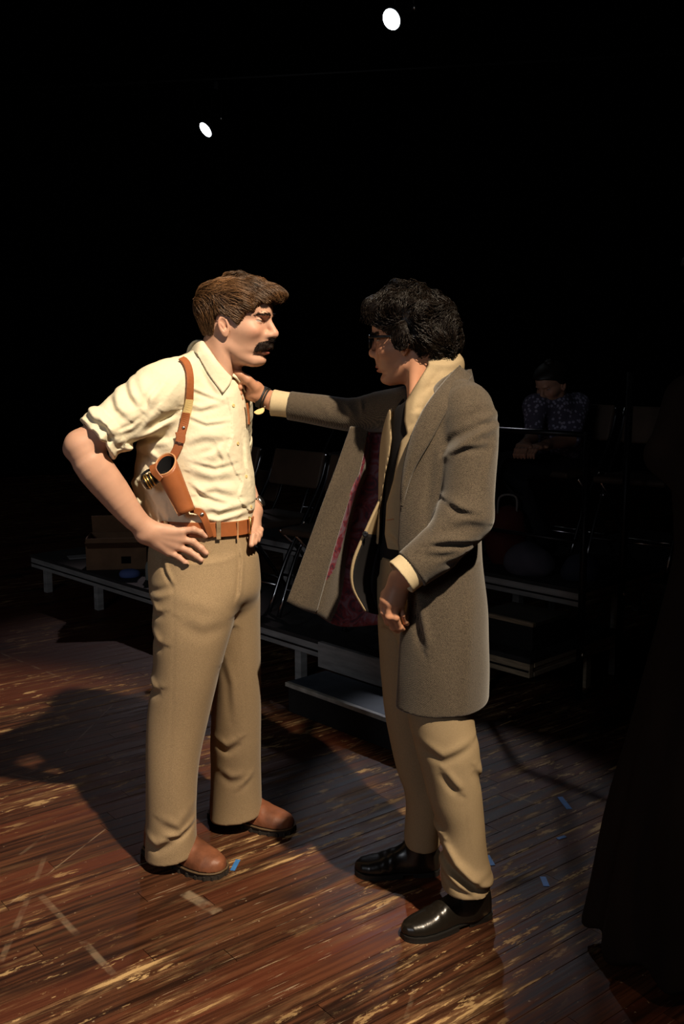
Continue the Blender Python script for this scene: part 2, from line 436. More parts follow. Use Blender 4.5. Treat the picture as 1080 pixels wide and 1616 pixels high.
# ---------------------------------------------------------------- setting: floor of narrow worn boards, black box walls
PLANK_A = math.radians(38.5)
def plank_mat():
    m, nt, b = nodemat('worn_floorboards'); N = nt.nodes; L = nt.links
    geo = N.new('ShaderNodeNewGeometry'); oi = N.new('ShaderNodeObjectInfo')
    rot = N.new('ShaderNodeVectorRotate'); rot.rotation_type = 'Z_AXIS'; rot.inputs['Angle'].default_value = -PLANK_A
    L.new(geo.outputs['Position'], rot.inputs['Vector'])
    def math_(op, a, b=None, clamp=False):
        n = N.new('ShaderNodeMath'); n.operation = op; n.use_clamp = clamp
        for i, x in enumerate((a, b)):
            if x is None: continue
            if isinstance(x, (int, float)): n.inputs[i].default_value = x
            else: L.new(x, n.inputs[i])
        return n.outputs[0]
    def noise(vec, scale, detail, rough=0.6):
        n = N.new('ShaderNodeTexNoise'); n.inputs['Scale'].default_value = scale; n.inputs['Detail'].default_value = detail
        n.inputs['Roughness'].default_value = rough; L.new(vec, n.inputs['Vector']); return n.outputs['Fac']
    def mapv(vec, sc, offs=None):
        n = N.new('ShaderNodeMapping'); n.inputs['Scale'].default_value = sc; L.new(vec, n.inputs['Vector'])
        if offs is not None: L.new(offs, n.inputs['Location'])
        return n.outputs[0]
    def ramp(x, a, b_, c=0.0, d=1.0):
        n = N.new('ShaderNodeMapRange'); n.interpolation_type = 'SMOOTHSTEP'
        n.inputs['From Min'].default_value = a; n.inputs['From Max'].default_value = b_
        n.inputs['To Min'].default_value = c; n.inputs['To Max'].default_value = d
        L.new(x, n.inputs['Value']); return n.outputs[0]
    def mix(f, a, b_):
        n = N.new('ShaderNodeMix'); n.data_type = 'RGBA'
        if isinstance(f, float): n.inputs['Factor'].default_value = f
        else: L.new(f, n.inputs['Factor'])
        for s, x in (('A', a), ('B', b_)):
            if isinstance(x, tuple): n.inputs[s].default_value = (*x, 1)
            else: L.new(x, n.inputs[s])
        return n.outputs['Result']
    rv = rot.outputs[0]
    cmb = N.new('ShaderNodeCombineXYZ')
    L.new(math_('MULTIPLY', oi.outputs['Random'], 7.0), cmb.inputs[0]); L.new(math_('MULTIPLY', oi.outputs['Random'], 3.0), cmb.inputs[2])
    grain = noise(mapv(rv, (2.2, 60, 1), cmb.outputs[0]), 1.0, 5)
    streak = noise(mapv(rv, (2.6, 26, 1), cmb.outputs[0]), 1.0, 6, 0.68)
    chip = noise(mapv(rv, (7, 26, 1)), 1.0, 5, 0.7)
    wear = noise(mapv(rv, (0.55, 1.3, 1)), 1.0, 3)
    dark = noise(mapv(rv, (1.3, 5, 1)), 1.0, 4)
    base = mix(ramp(grain, 0.35, 0.68), (0.018, 0.0062, 0.0034), (0.098, 0.035, 0.0150))
    red = mix(ramp(oi.outputs['Random'], 0.55, 0.95, 0, 0.55), base, (0.110, 0.027, 0.012))
    worn = math_('MULTIPLY', ramp(streak, 0.50, 0.64), ramp(wear, 0.34, 0.60), True)
    c1 = mix(math_('MULTIPLY', worn, 0.85), red, (0.215, 0.118, 0.054))
    bare = math_('MULTIPLY', ramp(chip, 0.575, 0.63), ramp(wear, 0.42, 0.56), True)
    bare = math_('MAXIMUM', bare, math_('MULTIPLY', ramp(streak, 0.615, 0.66), ramp(wear, 0.42, 0.52)))
    c2 = mix(math_('MULTIPLY', bare, 0.9), c1, (0.52, 0.34, 0.155))
    c3 = mix(ramp(dark, 0.53, 0.68, 0, 0.88), c2, (0.012, 0.006, 0.004))
    # scuffs: fine pale scratches in several directions, each a thin line with a length of its own
    sep = N.new('ShaderNodeSeparateXYZ'); L.new(geo.outputs['Position'], sep.inputs[0])
    scr = None
    for (a, q, w, s) in SCRATCHES:
        A = G(*a); Q = G(*q); d = (Q - A)[:2]; ln = float(np.linalg.norm(d)); d /= ln; n_ = np.array([-d[1], d[0]])
        x = math_('ADD', math_('MULTIPLY', sep.outputs[0], float(n_[0])), math_('MULTIPLY', sep.outputs[1], float(n_[1])))
        off = math_('ABSOLUTE', math_('SUBTRACT', x, float(n_ @ A[:2])))
        al = math_('ADD', math_('MULTIPLY', sep.outputs[0], float(d[0])), math_('MULTIPLY', sep.outputs[1], float(d[1])))
        al = math_('ABSOLUTE', math_('SUBTRACT', al, float(d @ (A + Q)[:2] / 2)))
        k = math_('MULTIPLY', ramp(off, w * 0.5, w, 1.0, 0.0), ramp(al, ln * 0.45, ln * 0.5, s, 0.0))
        scr = k if scr is None else math_('MAXIMUM', scr, k)
    brk = noise(mapv(rv, (9, 9, 1)), 1.0, 4)
    scr = math_('MULTIPLY', scr, ramp(brk, 0.40, 0.62))
    vor = N.new('ShaderNodeTexNoise'); vor.inputs['Scale'].default_value = 55; vor.inputs['Detail'].default_value = 3
    L.new(rv, vor.inputs['Vector'])
    speck = ramp(vor.outputs['Fac'], 0.70, 0.74, 0, 0.6)
    fine = noise(mapv(rv, (5, 95, 1)), 1.0, 3, 0.55); pat = noise(mapv(rv, (0.9, 1.6, 1)), 1.0, 2)
    hair_ = math_('MULTIPLY', ramp(fine, 0.655, 0.70, 0, 0.8), ramp(pat, 0.46, 0.60))
    c4 = mix(math_('MAXIMUM', math_('MAXIMUM', scr, speck), hair_), c3, (0.38, 0.29, 0.19))
    L.new(c4, b.inputs['Base Color'])
    rgh = math_('ADD', ramp(grain, 0.3, 0.7, 0.48, 0.66), math_('MULTIPLY', math_('MAXIMUM', worn, bare), 0.25))
    L.new(rgh, b.inputs['Roughness']); b.inputs['Specular IOR Level'].default_value = 0.2
    bp = N.new('ShaderNodeBump'); bp.inputs['Strength'].default_value = 0.5; bp.inputs['Distance'].default_value = 0.003
    hgt = math_('SUBTRACT', math_('MULTIPLY', grain, 0.7), math_('MULTIPLY', math_('MAXIMUM', worn, bare), 0.35))
    L.new(hgt, bp.inputs['Height']); L.new(bp.outputs[0], b.inputs['Normal'])
    return m
SCRATCHES = [((10, 1430), (190, 1290), 0.003, 0.48), ((55, 1395), (85, 1310), 0.010, 0.21), ((0, 1520), (48, 1408), 0.011, 0.24),
             ((62, 1410), (200, 1560), 0.013, 0.33), ((10, 1220), (110, 1240), 0.003, 0.36), ((100, 1190), (180, 1110), 0.004, 0.48),
             ((290, 1408), (345, 1440), 0.024, 0.45), ((30, 1350), (95, 1300), 0.008, 0.18), ((770, 1240), (850, 1270), 0.006, 0.42),
             ((775, 1210), (830, 1196), 0.005, 0.30), ((800, 1195), (870, 1225), 0.005, 0.30), ((0, 1030), (110, 1075), 0.008, 0.36),
             ((500, 1245), (560, 1290), 0.008, 0.30), ((520, 1200), (585, 1160), 0.006, 0.30), ((655, 1560), (640, 1610), 0.008, 0.24)]
PLANK_M = plank_mat()
black_wall = mat('black_painted_wall', (0.004, 0.004, 0.005), 0.9, spec=0.1, var=0.2, vscale=3)
slab_m = mat('dark_subfloor', (0.004, 0.003, 0.002), 0.95, spec=0.0)
RX, RY0, RY1, RZ = 7.0, -2.5, 14.0, 6.8
def structure(name, c, size, m):
    o = MB().box(c, size).build(name, m, None, origin=c); o['kind'] = 'structure'; return o
floor = structure('floor', (0, (RY0 + RY1) / 2, -0.07), (2 * RX, RY1 - RY0, 0.1), slab_m)
structure('wall_back', (0, RY1 + 0.05, RZ / 2), (2 * RX + 0.2, 0.1, RZ + 0.2), black_wall)
structure('wall_left', (-RX - 0.05, (RY0 + RY1) / 2, RZ / 2), (0.1, RY1 - RY0, RZ + 0.2), black_wall)
structure('wall_right', (RX + 0.05, (RY0 + RY1) / 2, RZ / 2), (0.1, RY1 - RY0, RZ + 0.2), black_wall)
structure('ceiling', (0, (RY0 + RY1) / 2, RZ + 0.05), (2 * RX, RY1 - RY0, 0.1), black_wall)

def lay_planks():
    ca, sa = math.cos(PLANK_A), math.sin(PLANK_A); W = 0.068
    # one bevelled board, shared by every plank
    m_ = MB(); g = 0.012
    m_.box((0, 0, 0), (1, 1, 1)); 
    me = bpy.data.meshes.new('plank'); me.from_pydata([tuple(v) for v in np.concatenate(m_.v)], [], m_.f)
    bm = bmesh.new(); bm.from_mesh(me); bmesh.ops.recalc_face_normals(bm, faces=bm.faces[:])
    top = [e for e in bm.edges if all(v.co.z > 0 for v in e.verts) and abs(e.verts[0].co.y - e.verts[1].co.y) < 1e-6]
    bmesh.ops.bevel(bm, geom=top, offset=0.02, segments=1, affect='EDGES'); bm.to_mesh(me); bm.free()
    me.materials.append(PLANK_M)
    rs = random.Random(3); n = 0; far = MB()
    fz = wloc(floor)
    for r in range(-40, 190):
        v0 = 0.35 + r * W; v = v0 + W / 2
        u = -9.0 + rs.uniform(-1.5, 0)
        while u < 14:
            Ln = rs.uniform(1.5, 2.9); uc = u + Ln / 2; u += Ln
            x, y = uc * ca - v * sa, uc * sa + v * ca
            ex = abs(ca) * Ln / 2 + 0.05; ey = abs(sa) * Ln / 2 + 0.05
            if x - ex < -RX or x + ex > RX or y - ey < RY0 or y + ey > RY1: continue
            # does any of the board fall inside the picture?
            seen = False; near = False
            for k in range(11):
                q = uc + (k / 10 - 0.5) * Ln; xx, yy = q * ca - v * sa, q * sa + v * ca
                if yy < 1.9: continue
                d = yy * math.cos(PIT) + CAMH * math.sin(PIT)
                if abs(xx) / d < 0.36 and yy > 2.05: seen = True; near = near or yy < 4.4
            dz = rs.uniform(-0.0007, 0)
            if seen and near and n < 288:
                o = bpy.data.objects.new('plank', me); COL.objects.link(o); o.parent = floor
                o.location = tuple(np.array([x, y, -0.01 + dz]) - fz); o.rotation_euler = (0, 0, PLANK_A)
                o.scale = (Ln - 0.0016, W - 0.0016, 0.02); n += 1
            else:
                far.box((x, y, -0.01 + dz), (Ln - 0.0016, W - 0.0016, 0.02), (ca, sa, 0))
    o = far.build('distant_planks', PLANK_M, floor); o['kind'] = 'stuff'
    return n
lay_planks()

# ---------------------------------------------------------------- risers, steps and rails of the seating
A0 = np.array([-0.231, 4.676]); DV = np.array([0.69, -0.724]); NV = np.array([0.724, 0.69])
def S(s, t, z=0.0): q = A0 + s * DV + t * NV; return np.array([q[0], q[1], z])
D3 = np.array([*DV, 0]); N3 = np.array([*NV, 0])
wood_grey = mat('grey_painted_wood', (0.40, 0.39, 0.38), 0.7, var=0.25, vscale=6, stretch=(1, 1, 6), bump=0.1)
wood_raw = mat('raw_plywood_edge', (0.45, 0.35, 0.23), 0.7, var=0.25, vscale=14, stretch=(1, 1, 8))
deck_top = mat('black_deck_top', (0.035, 0.033, 0.033), 0.75, var=0.3, vscale=8)
step_blue = mat('blue_grey_tread', (0.075, 0.098, 0.130), 0.6, var=0.3, vscale=7, detail=5)
step_dark = mat('black_step_side', (0.012, 0.012, 0.013), 0.7, var=0.2)
lip_m = mat('worn_step_edge', (0.50, 0.48, 0.43), 0.5, var=0.3, vscale=18)

def sbox(mb, s0, s1, t0, t1, z0, z1): return mb.box(S((s0 + s1) / 2, (t0 + t1) / 2, (z0 + z1) / 2), (s1 - s0, t1 - t0, z1 - z0), D3)
def riser(label, s0, s1, t0, t1, z, legs, fascia=wood_grey, thick=0.085, layers=True):
    r = empty('seating_riser', S((s0 + s1) / 2, (t0 + t1) / 2, 0), label, 'platform')
    sbox(MB(), s0, s1, t0, t1, z - 0.02, z).build('deck_board', [deck_top], r, bevel=0.003)
    fr = sbox(MB(), s0 + 0.005, s1 - 0.005, t0 + 0.006, t0 + 0.036, z - thick, z - 0.021).build('front_rail', fascia, r, bevel=0.003)
    sbox(MB(), s0 + 0.01, s1 - 0.01, t0 + 0.001, t0 + 0.006, z - 0.060, z - 0.052).build('rail_groove', M['dark_metal'], fr)
    sbox(MB(), s1 - 0.036, s1 - 0.004, t0 + 0.04, t1 - 0.02, z - thick, z - 0.064).build('end_rail', wood_raw, r, bevel=0.003)
    sbox(MB(), s1 - 0.046, s1 - 0.012, t0 + 0.04, t1 - 0.02, z - 0.060, z - 0.046).build('end_rail', wood_raw, r, bevel=0.002)
    sbox(MB(), s1 - 0.036, s1 - 0.002, t0 + 0.04, t1 - 0.02, z - 0.042, z - 0.021).build('end_rail', wood_raw, r, bevel=0.002)
    sbox(MB(), s0 + 0.004, s0 + 0.036, t0 + 0.04, t1 - 0.02, z - thick, z - 0.021).build('end_rail', fascia, r, bevel=0.003)
    for (s, t) in legs:
        sbox(MB(), s - 0.022, s + 0.022, t - 0.022, t + 0.022, 0.0, z - 0.021).build('leg', fascia, r, bevel=0.003)
    return r
riser('long low grey-edged platform on legs behind the man with the holster', -2.75, 0.62, 0.0, 0.68, 0.25,
      [(-2.62, 0.06), (-1.95, 0.06), (-0.02, 0.06), (-1.0, 0.06), (-2.62, 0.62), (-1.0, 0.62), (0.5, 0.62)])
# the wide board fixed across the front of the low platform, above the blue step
fb = sbox(MB(), 0.2, 0.62, -0.028, -0.002, 0.135, 0.255).build('fascia_board', wood_grey, None, origin=S(0.41, -0.015, 0.135), bevel=0.003)
tag(fb, 'wide plain grey board along the platform edge above the blue-grey step', 'board')
riser('raised rear platform with chairs, seen in the gap between the two men', -1.4, 0.30, 0.72, 1.9, 0.5,
      [(-0.93, 0.76), (-0.25, 0.76), (0.2, 0.76), (-1.3, 0.76), (0.2, 1.84), (-1.3, 1.84)])
riser('low right-hand platform with layered plywood end behind the overcoat', 0.66, 1.05, 0.46, 1.2, 0.25,
      [(1.0, 0.98), (0.72, 0.55), (0.72, 1.15)], fascia=wood_raw)
riser('upper right-hand platform with a pale front board below the seated person', 0.32, 1.04, 0.86, 2.6, 0.5,
      [(1.0, 1.25), (0.4, 1.25), (1.0, 2.5), (0.4, 2.5)])
riser('dark platform under the chairs at the far right', 1.14, 2.6, 1.25, 2.6, 0.5,
      [(1.22, 1.3), (2.4, 1.3), (1.22, 2.5), (2.4, 2.5)], fascia=step_dark)
def step(label, s0, s1, t0, t1, z0, z1, top, lip):
    r = empty('step_box', S((s0 + s1) / 2, (t0 + t1) / 2, z0), label, 'step')
    sbox(MB(), s0 + 0.01, s1 - 0.01, t0 + 0.012, t1, z0, z1 - 0.019).build('riser_panel', step_dark, r, bevel=0.002)
    sbox(MB(), s0, s1, t0 + 0.024, t1, z1 - 0.018, z1).build('tread', top, r, bevel=0.002)
    sbox(MB(), s0, s1, t0, t0 + 0.023, z1 - 0.018, z1 + 0.001).build('nosing', lip, r, bevel=0.003)
    return r
step('black step box with a blue-grey top on the floor between the men', 0.27, 1.1, -0.29, -0.04, 0.0, 0.135, step_blue, lip_m)
step('dark wooden step on the right-hand platform behind the overcoat', 0.67, 0.99, 0.56, 0.84, 0.25, 0.385, mat('brown_tread', (0.10, 0.085, 0.065), 0.7, var=0.2), wood_raw)

def rail_():
    r = empty('guard_rail', S(1.08, 0.82, 0), 'black pipe guard rail with two posts in front of the seated person', 'railing')
    for t in (0.80, 1.14):
        MB().tube([S(1.085, t, 0.0), S(1.085, t, 1.24 if t < 1 else 1.5)], 0.017, 12).build('post', M['dark_metal'], r, True)
        MB().lathe(S(1.062, t, 0.215 if t < 1 else 0.45), D3, [(0.004, 0.035), (0.016, 0.036), (0.016, 0.046), (0.009, 0.047), (0.009, 0.058)], 8).build('clamp_bolt', M['steel'], r, True)
    MB().tube([S(1.085, 0.80, 1.225), S(0.36, 0.80, 1.225)], 0.013, 10).build('top_bar', M['dark_metal'], r, True)
    MB().tube([S(0.36, 0.80, 1.24), S(0.36, 0.80, 0.25)], 0.013, 10).build('post', M['dark_metal'], r, True)
    MB().tube([S(1.085, 0.80, 0.735), S(0.36, 0.80, 0.735)], 0.010, 10).build('middle_bar', M['dark_metal'], r, True)
    return r
rail_()

# ---------------------------------------------------------------- faces and hands shared by the people
class Head:
    """head modelled in its own frame (x forward, y to its left, z up, origin at eye level between the ears)"""
    def __init__(s, O, yaw, pitch, scale, nose=1.0, jaw=1.0, mouth_open=0.0):
        cy, sy, cp, sp = math.cos(yaw), math.sin(yaw), math.cos(pitch), math.sin(pitch)
        Rz = np.array([[cy, -sy, 0], [sy, cy, 0], [0, 0, 1]]); Ry = np.array([[cp, 0, sp], [0, 1, 0], [-sp, 0, cp]])
        s.R = Rz @ Ry; s.O = np.asarray(O, float); s.k = scale; s.nose = nose; s.mo = mouth_open
        j = jaw
        rows = [  # z, front x, back x, half width
            (-0.134, 0.090, 0.010, 0.024 * j), (-0.126, 0.102, -0.002, 0.036 * j), (-0.115, 0.107, -0.012, 0.045 * j), (-0.100, 0.1015, -0.02, 0.052 * j),
            (-0.085, 0.111, -0.030, 0.057 * j), (-0.065, 0.116, -0.052, 0.061 * j), (-0.045, 0.116, -0.070, 0.066),
            (-0.025, 0.114, -0.080, 0.0705), (0.0, 0.115, -0.088, 0.0725), (0.015, 0.125, -0.091, 0.0735), (0.035, 0.1285, -0.092, 0.0755), (0.06, 0.122, -0.090, 0.0765),
            (0.085, 0.104, -0.080, 0.071), (0.103, 0.078, -0.062, 0.058), (0.116, 0.045, -0.035, 0.038), (0.122, 0.012, -0.01, 0.012)]
        r = np.array(rows); s.lo, s.hi = r[0, 0], r[-1, 0]
        c = crom(r, 120); c = c[np.argsort(c[:, 0])]; s.t = c
    def L(s, p): return ((p - s.O) @ s.R) / s.k
    def W(s, q): return s.O + s.k * (np.asarray(q, float) @ s.R.T)
    def skull(s, q):
        T = s.t; z = np.clip(q[:, 2], s.lo, s.hi)
        xf = np.interp(z, T[:, 0], T[:, 1]); xb = np.interp(z, T[:, 0], T[:, 2]); w = np.interp(z, T[:, 0], T[:, 3])
        xc = (xf * 0.42 + xb * 0.58); x = q[:, 0] - xc
        a = np.where(x > 0, xf - xc, xc - xb)
        fr = np.clip(x / a, 0, 1.2); wf = w * (1 - 0.10 * fr ** 2)
        n = 2.25
        r = (np.abs(x / a) ** n + np.abs(q[:, 1] / wf) ** n) ** (1 / n)
        rho = np.hypot(x, q[:, 1])
        d = np.where(r > 0.2, rho * (1 - 1 / np.maximum(r, 0.2)), -np.minimum(a, wf) * 0.8)
        cap = np.maximum(s.lo - q[:, 2], q[:, 2] - s.hi)
        return smax(d, cap, 0.012)
    def face(s, q):
        ay = np.abs(q[:, 1]); m = np.stack([q[:, 0], ay, q[:, 2]], 1); n = s.nose
        d = s.skull(q)
        d = smin(d, ell(m, (0.074, 0.0455, -0.032), (0.030, 0.0165, 0.019)), 0.030)      # cheek bone
        d = smin(d, ell(m, (0.113, 0.022, 0.0165), (0.014, 0.022, 0.0075)), 0.010)      # brow ridge
        d = smax(d, -ell(m, (0.1235, 0.0350, -0.003), (0.0140, 0.0175, 0.0105)), 0.010)    # eye socket
        eb = ball(m, (0.0955, 0.0315, -0.001), 0.0125)
        lid = np.maximum(ball(m, (0.0957, 0.0315, -0.001), 0.0142), -(q[:, 2] + 0.0012 + 0.30 * (q[:, 0] - 0.105)))
        low = np.maximum(ball(m, (0.0955, 0.0315, -0.001), 0.0139), q[:, 2] + 0.0046)
        d = smin(d, lid, 0.003); d = smin(d, low, 0.004)
        # nose
        d = smin(d, capsule(m, (0.111, 0, 0.010), (0.113 + 0.021 * n, 0, -0.034), 0.0085, 0.0105), 0.016)
        d = smin(d, ball(m, (0.1135 + 0.0215 * n, 0, -0.0395), 0.0110), 0.007)
        d = smin(d, ell(m, (0.113 + 0.005 * n, 0.0120, -0.043), (0.0150, 0.0075, 0.0085)), 0.012)
        d = smax(d, -ell(m, (0.117 + 0.008 * n, 0.006, -0.0545), (0.006, 0.0032, 0.0035)), 0.003)
        d = smin(d, capsule(m, (0.112, 0, -0.052), (0.109, 0, -0.072), 0.012, 0.0135), 0.012)          # upper lip mound
        # lips
        o = s.mo
        d = smin(d, ell(m, (0.1105, 0.0, -0.0795), (0.0145, 0.021, 0.0060)), 0.004)
        d = smin(d, ell(m, (0.1075, 0.0, -0.0905 - o), (0.0145, 0.019, 0.0068)), 0.005)
        d = smax(d, -ell(m, (0.1235, 0.0, -0.0852 - o / 2), (0.012, 0.024, 0.0011 + o * 0.6)), 0.003)
        d = smin(d, ell(m, (0.092, 0.0, -0.117), (0.0155, 0.020, 0.0145)), 0.012)        # chin
        d = smin(d, capsule(m, (0.016, 0.050, -0.080), (0.078, 0.024, -0.122), 0.012, 0.010), 0.020)   # jaw line
        # ear
        e = m - np.array([0.008, 0.0765, -0.022]); c_, s_ = math.cos(0.22), math.sin(0.22)
        ex, ez = e[:, 0] * c_ + e[:, 2] * s_, -e[:, 0] * s_ + e[:, 2] * c_
        # flare outwards towards the back
        ey = e[:, 1] + 0.35 * e[:, 0]
        E_ = np.stack([ex, ey, ez], 1)
        k = np.clip((ez + 0.03) / 0.06, 0, 1); E2 = E_.copy(); E2[:, 0] /= (0.72 + 0.28 * k)
        ear = ell(E2, (0, 0.002, 0), (0.0175, 0.0055, 0.031))
        ear = smax(ear, -ell(E2, (0.001, 0.0085, 0.006), (0.0112, 0.0085, 0.0205)), 0.002)
        ear = smin(ear, capsule(E_, (0.003, 0.002, -0.012), (-0.006, 0.003, 0.012), 0.0026, 0.0022), 0.003)
        ear = smax(ear, -ell(E2, (0.006, 0.006, -0.002), (0.0055, 0.008, 0.0075)), 0.003)
        d = smin(d, ear, 0.005)
        return d
    def lipmask(s, q):
        ay = q[:, 1]; o = s.mo
        a = 1 - ((ay / 0.0225) ** 2 + ((q[:, 2] + 0.0805) / 0.0052) ** 2); b = 1 - ((ay / 0.020) ** 2 + ((q[:, 2] + 0.0905 + o) / 0.0062) ** 2)
        return np.clip(np.maximum(a, b) * 3, 0, 1) * (q[:, 0] > 0.095)
def skin_col(base, v, head=None, nails=(), warm=None):
    c = np.tile(np.array(base), (len(v), 1))
    c *= (1 + 0.06 * wav(v, 60, 2))[:, None]
    if head is not None:
        q = head.L(v); m = head.lipmask(q)[:, None]
        c = c * (1 - m) + m * np.array([base[0] * 0.85, base[1] * 0.42, base[2] * 0.42])
        r = np.exp(-((q[:, 0] - 0.10) ** 2 + (np.abs(q[:, 1]) - 0.05) ** 2 + (q[:, 2] + 0.03) ** 2) / 0.0007)[:, None]
        r = np.maximum(r, 0.9 * np.exp(-((q[:, 0] - 0.15) ** 2 + q[:, 1] ** 2 + (q[:, 2] + 0.04) ** 2) / 0.0004)[:, None])
        r = np.maximum(r, 0.8 * np.exp(-((np.abs(q[:, 1]) - 0.08) ** 2 + (q[:, 0] + 0.004) ** 2 + (q[:, 2] + 0.02) ** 2) / 0.0006)[:, None])
        c = c * (1 - 0.45 * r) + 0.45 * r * np.array([base[0] * 1.0, base[1] * 0.72, base[2] * 0.70])
    if head is not None:
        ee = np.linalg.norm(np.stack([q[:, 0], np.abs(q[:, 1]), q[:, 2]], 1) - np.array([0.0957, 0.0315, -0.001]), axis=1)
        pl = q[:, 2] + 0.0012 + 0.30 * (q[:, 0] - 0.105)
        m = (np.exp(-(pl / 0.0014) ** 2) * np.exp(-((ee - 0.0142) / 0.0018) ** 2) * (q[:, 0] > 0.098))[:, None]
        c = c * (1 - m) + m * np.array([0.012, 0.008, 0.006])
    for (p, r, k) in nails:
        m = np.clip((r - np.linalg.norm(v - p, axis=1)) / (0.3 * r), 0, 1)[:, None] * k
        c = c * (1 - m) + m * np.array([base[0] * 1.12, base[1] * 1.12, base[2] * 1.2])
    return c
def hand_sdf(wrist, knuckles, fingers, thumb=None, wr=0.030, kr=0.0125, fk=0.006, palm_r=0.016):
    """wrist xyz; knuckles list of xyz; fingers list of point lists (from knuckle on) ending with tip; radii taper"""
    W_ = np.asarray(wrist, float)
    def f(p):
        d = None
        m = np.mean(np.array(knuckles), axis=0)
        for i, k in enumerate(knuckles):
            k = np.asarray(k, float); w = W_ + (k - m) * 0.45
            e = capsule(p, w, k, palm_r, kr)
            d = e if d is None else smin(d, e, 0.012)
        for i in range(len(knuckles) - 1):
            a = (np.asarray(knuckles[i]) + np.asarray(knuckles[i + 1])) / 2
            d = smin(d, capsule(p, W_ + (a - m) * 0.4, a, palm_r, kr * 0.95), 0.012)
        for pts, r0, r1 in fingers:
            q = np.array([(*x, r0 + (r1 - r0) * i / (len(pts) - 1)) for i, x in enumerate(pts)])
            e = None
            for i in range(len(q) - 1):
                g = capsule(p, q[i, :3], q[i + 1, :3], q[i, 3], q[i + 1, 3]); e = g if e is None else smin(e, g, 0.0025)
            for i in range(1, len(q) - 1): e = smin(e, ball(p, q[i, :3], q[i, 3] * 1.07), 0.003)
            d = smin(d, e, fk)
        if thumb is not None:
            pts, r0, r1 = thumb
            q = np.array([(*x, r0 + (r1 - r0) * i / (len(pts) - 1)) for i, x in enumerate(pts)])
            e = None
            for i in range(len(q) - 1):
                g = capsule(p, q[i, :3], q[i + 1, :3], q[i, 3], q[i + 1, 3]); e = g if e is None else smin(e, g, 0.004)
            d = smin(d, e, 0.010)
        return d
    return f
def eyeball(head, parent, side, iris=(0.05, 0.03, 0.015)):
    c = np.array([0.0957, side * 0.0315, -0.001]); r = 0.0131
    u, v = np.meshgrid(np.linspace(0, 2 * math.pi, 25)[:-1], np.linspace(0, math.pi, 19), indexing='ij')
    d = np.stack([np.cos(v), np.sin(v) * np.cos(u), np.sin(v) * np.sin(u)], -1).reshape(-1, 3)
    pts = head.W(c + d * r); idx = np.arange(24 * 19).reshape(24, 19)
    i2 = np.roll(idx, -1, 0)
    q = np.stack([idx[:, :-1], idx[:, 1:], i2[:, 1:], i2[:, :-1]], -1).reshape(-1, 4)
    vv = v.reshape(-1); col = np.where((vv < 0.20)[:, None], np.array([0.004, 0.003, 0.003]), np.where((vv < 0.46)[:, None], np.array(iris), np.array([0.40, 0.33, 0.29])))
    return link('eyeball', mesh_np('eyeball', pts - wloc(parent), [q], True, col), M['eye'], parent)
def strands(roots, dirf, volf, n, step, depth, rad, wob=0.0, wfreq=300.0, seed=0, rw=0.4, settle=0.8, okf=None):
    """grow hairs: march along dirf(p) on the level set volf = depth; returns tube verts, quads and per-vertex strand id"""
    rg = np.random.default_rng(seed); m = len(roots); p = roots.copy(); path = []
    ph = rg.uniform(0, 6.28, (m, 2)); rdir = rg.normal(size=(m, 3)) * rw; depth = np.broadcast_to(depth, (m,))
    tgt = None
    for i in range(n):
        g, d = grad(volf, p, 0.002); g /= np.linalg.norm(g, axis=1)[:, None] + 1e-9
        k = min(1.0, (i + 1) / 3.0) * settle
        p = p - g * ((d - depth) * k)[:, None]
        path.append(p.copy())
        t = dirf(p) + rdir; t = t - g * (t * g).sum(1)[:, None]; t /= np.linalg.norm(t, axis=1)[:, None] + 1e-9
        b = np.cross(t, g); s_ = i * step * wfreq
        p = p + t * step + wob * (b * np.sin(s_ + ph[:, :1]) + g * np.cos(s_ + ph[:, 1:2])) 
    pa = np.stack(path, 1)                                  # m,n,3
    if okf is not None:
        alive = np.ones(m, bool)
        for i in range(1, n):
            alive &= okf(pa[:, i]); pa[:, i] = np.where(alive[:, None], pa[:, i], pa[:, i - 1] + (pa[:, i] - pa[:, i - 1]) * 0.02)
    tang = np.gradient(pa, axis=1); tang /= np.linalg.norm(tang, axis=2)[..., None] + 1e-9
    a = np.cross(tang, np.array([0.31, 0.77, 0.55])); a /= np.linalg.norm(a, axis=2)[..., None] + 1e-9
    b = np.cross(tang, a)
    pr = rad * np.sin(np.linspace(0.35, 3.0, n)) ** 0.6
    v = [pa + pr[None, :, None] * (math.cos(x) * a + math.sin(x) * b) for x in (0, 2.094, 4.189)]
    V = np.stack(v, 2).reshape(-1, 3)                       # m,n,3 verts
    base = (np.arange(m) * n * 3)[:, None, None] + (np.arange(n - 1) * 3)[None, :, None]
    q = []
    for x in range(3):
        y = (x + 1) % 3
        q.append(np.stack([base + x, base + y, base + 3 + y, base + 3 + x], -1).reshape(-1, 4))
    return V, np.concatenate(q), np.repeat(np.arange(m), n * 3)
def surface_points(v, q, n, seed=0):
    rg = np.random.default_rng(seed)
    a, b, c, d = v[q[:, 0]], v[q[:, 1]], v[q[:, 2]], v[q[:, 3]]
    ar = np.linalg.norm(np.cross(c - a, d - b), axis=1); i = rg.choice(len(q), n, p=ar / ar.sum())
    s, t = rg.random((n, 1)), rg.random((n, 1))
    return (a[i] * (1 - s) + b[i] * s) * (1 - t) + (d[i] * (1 - s) + c[i] * s) * t
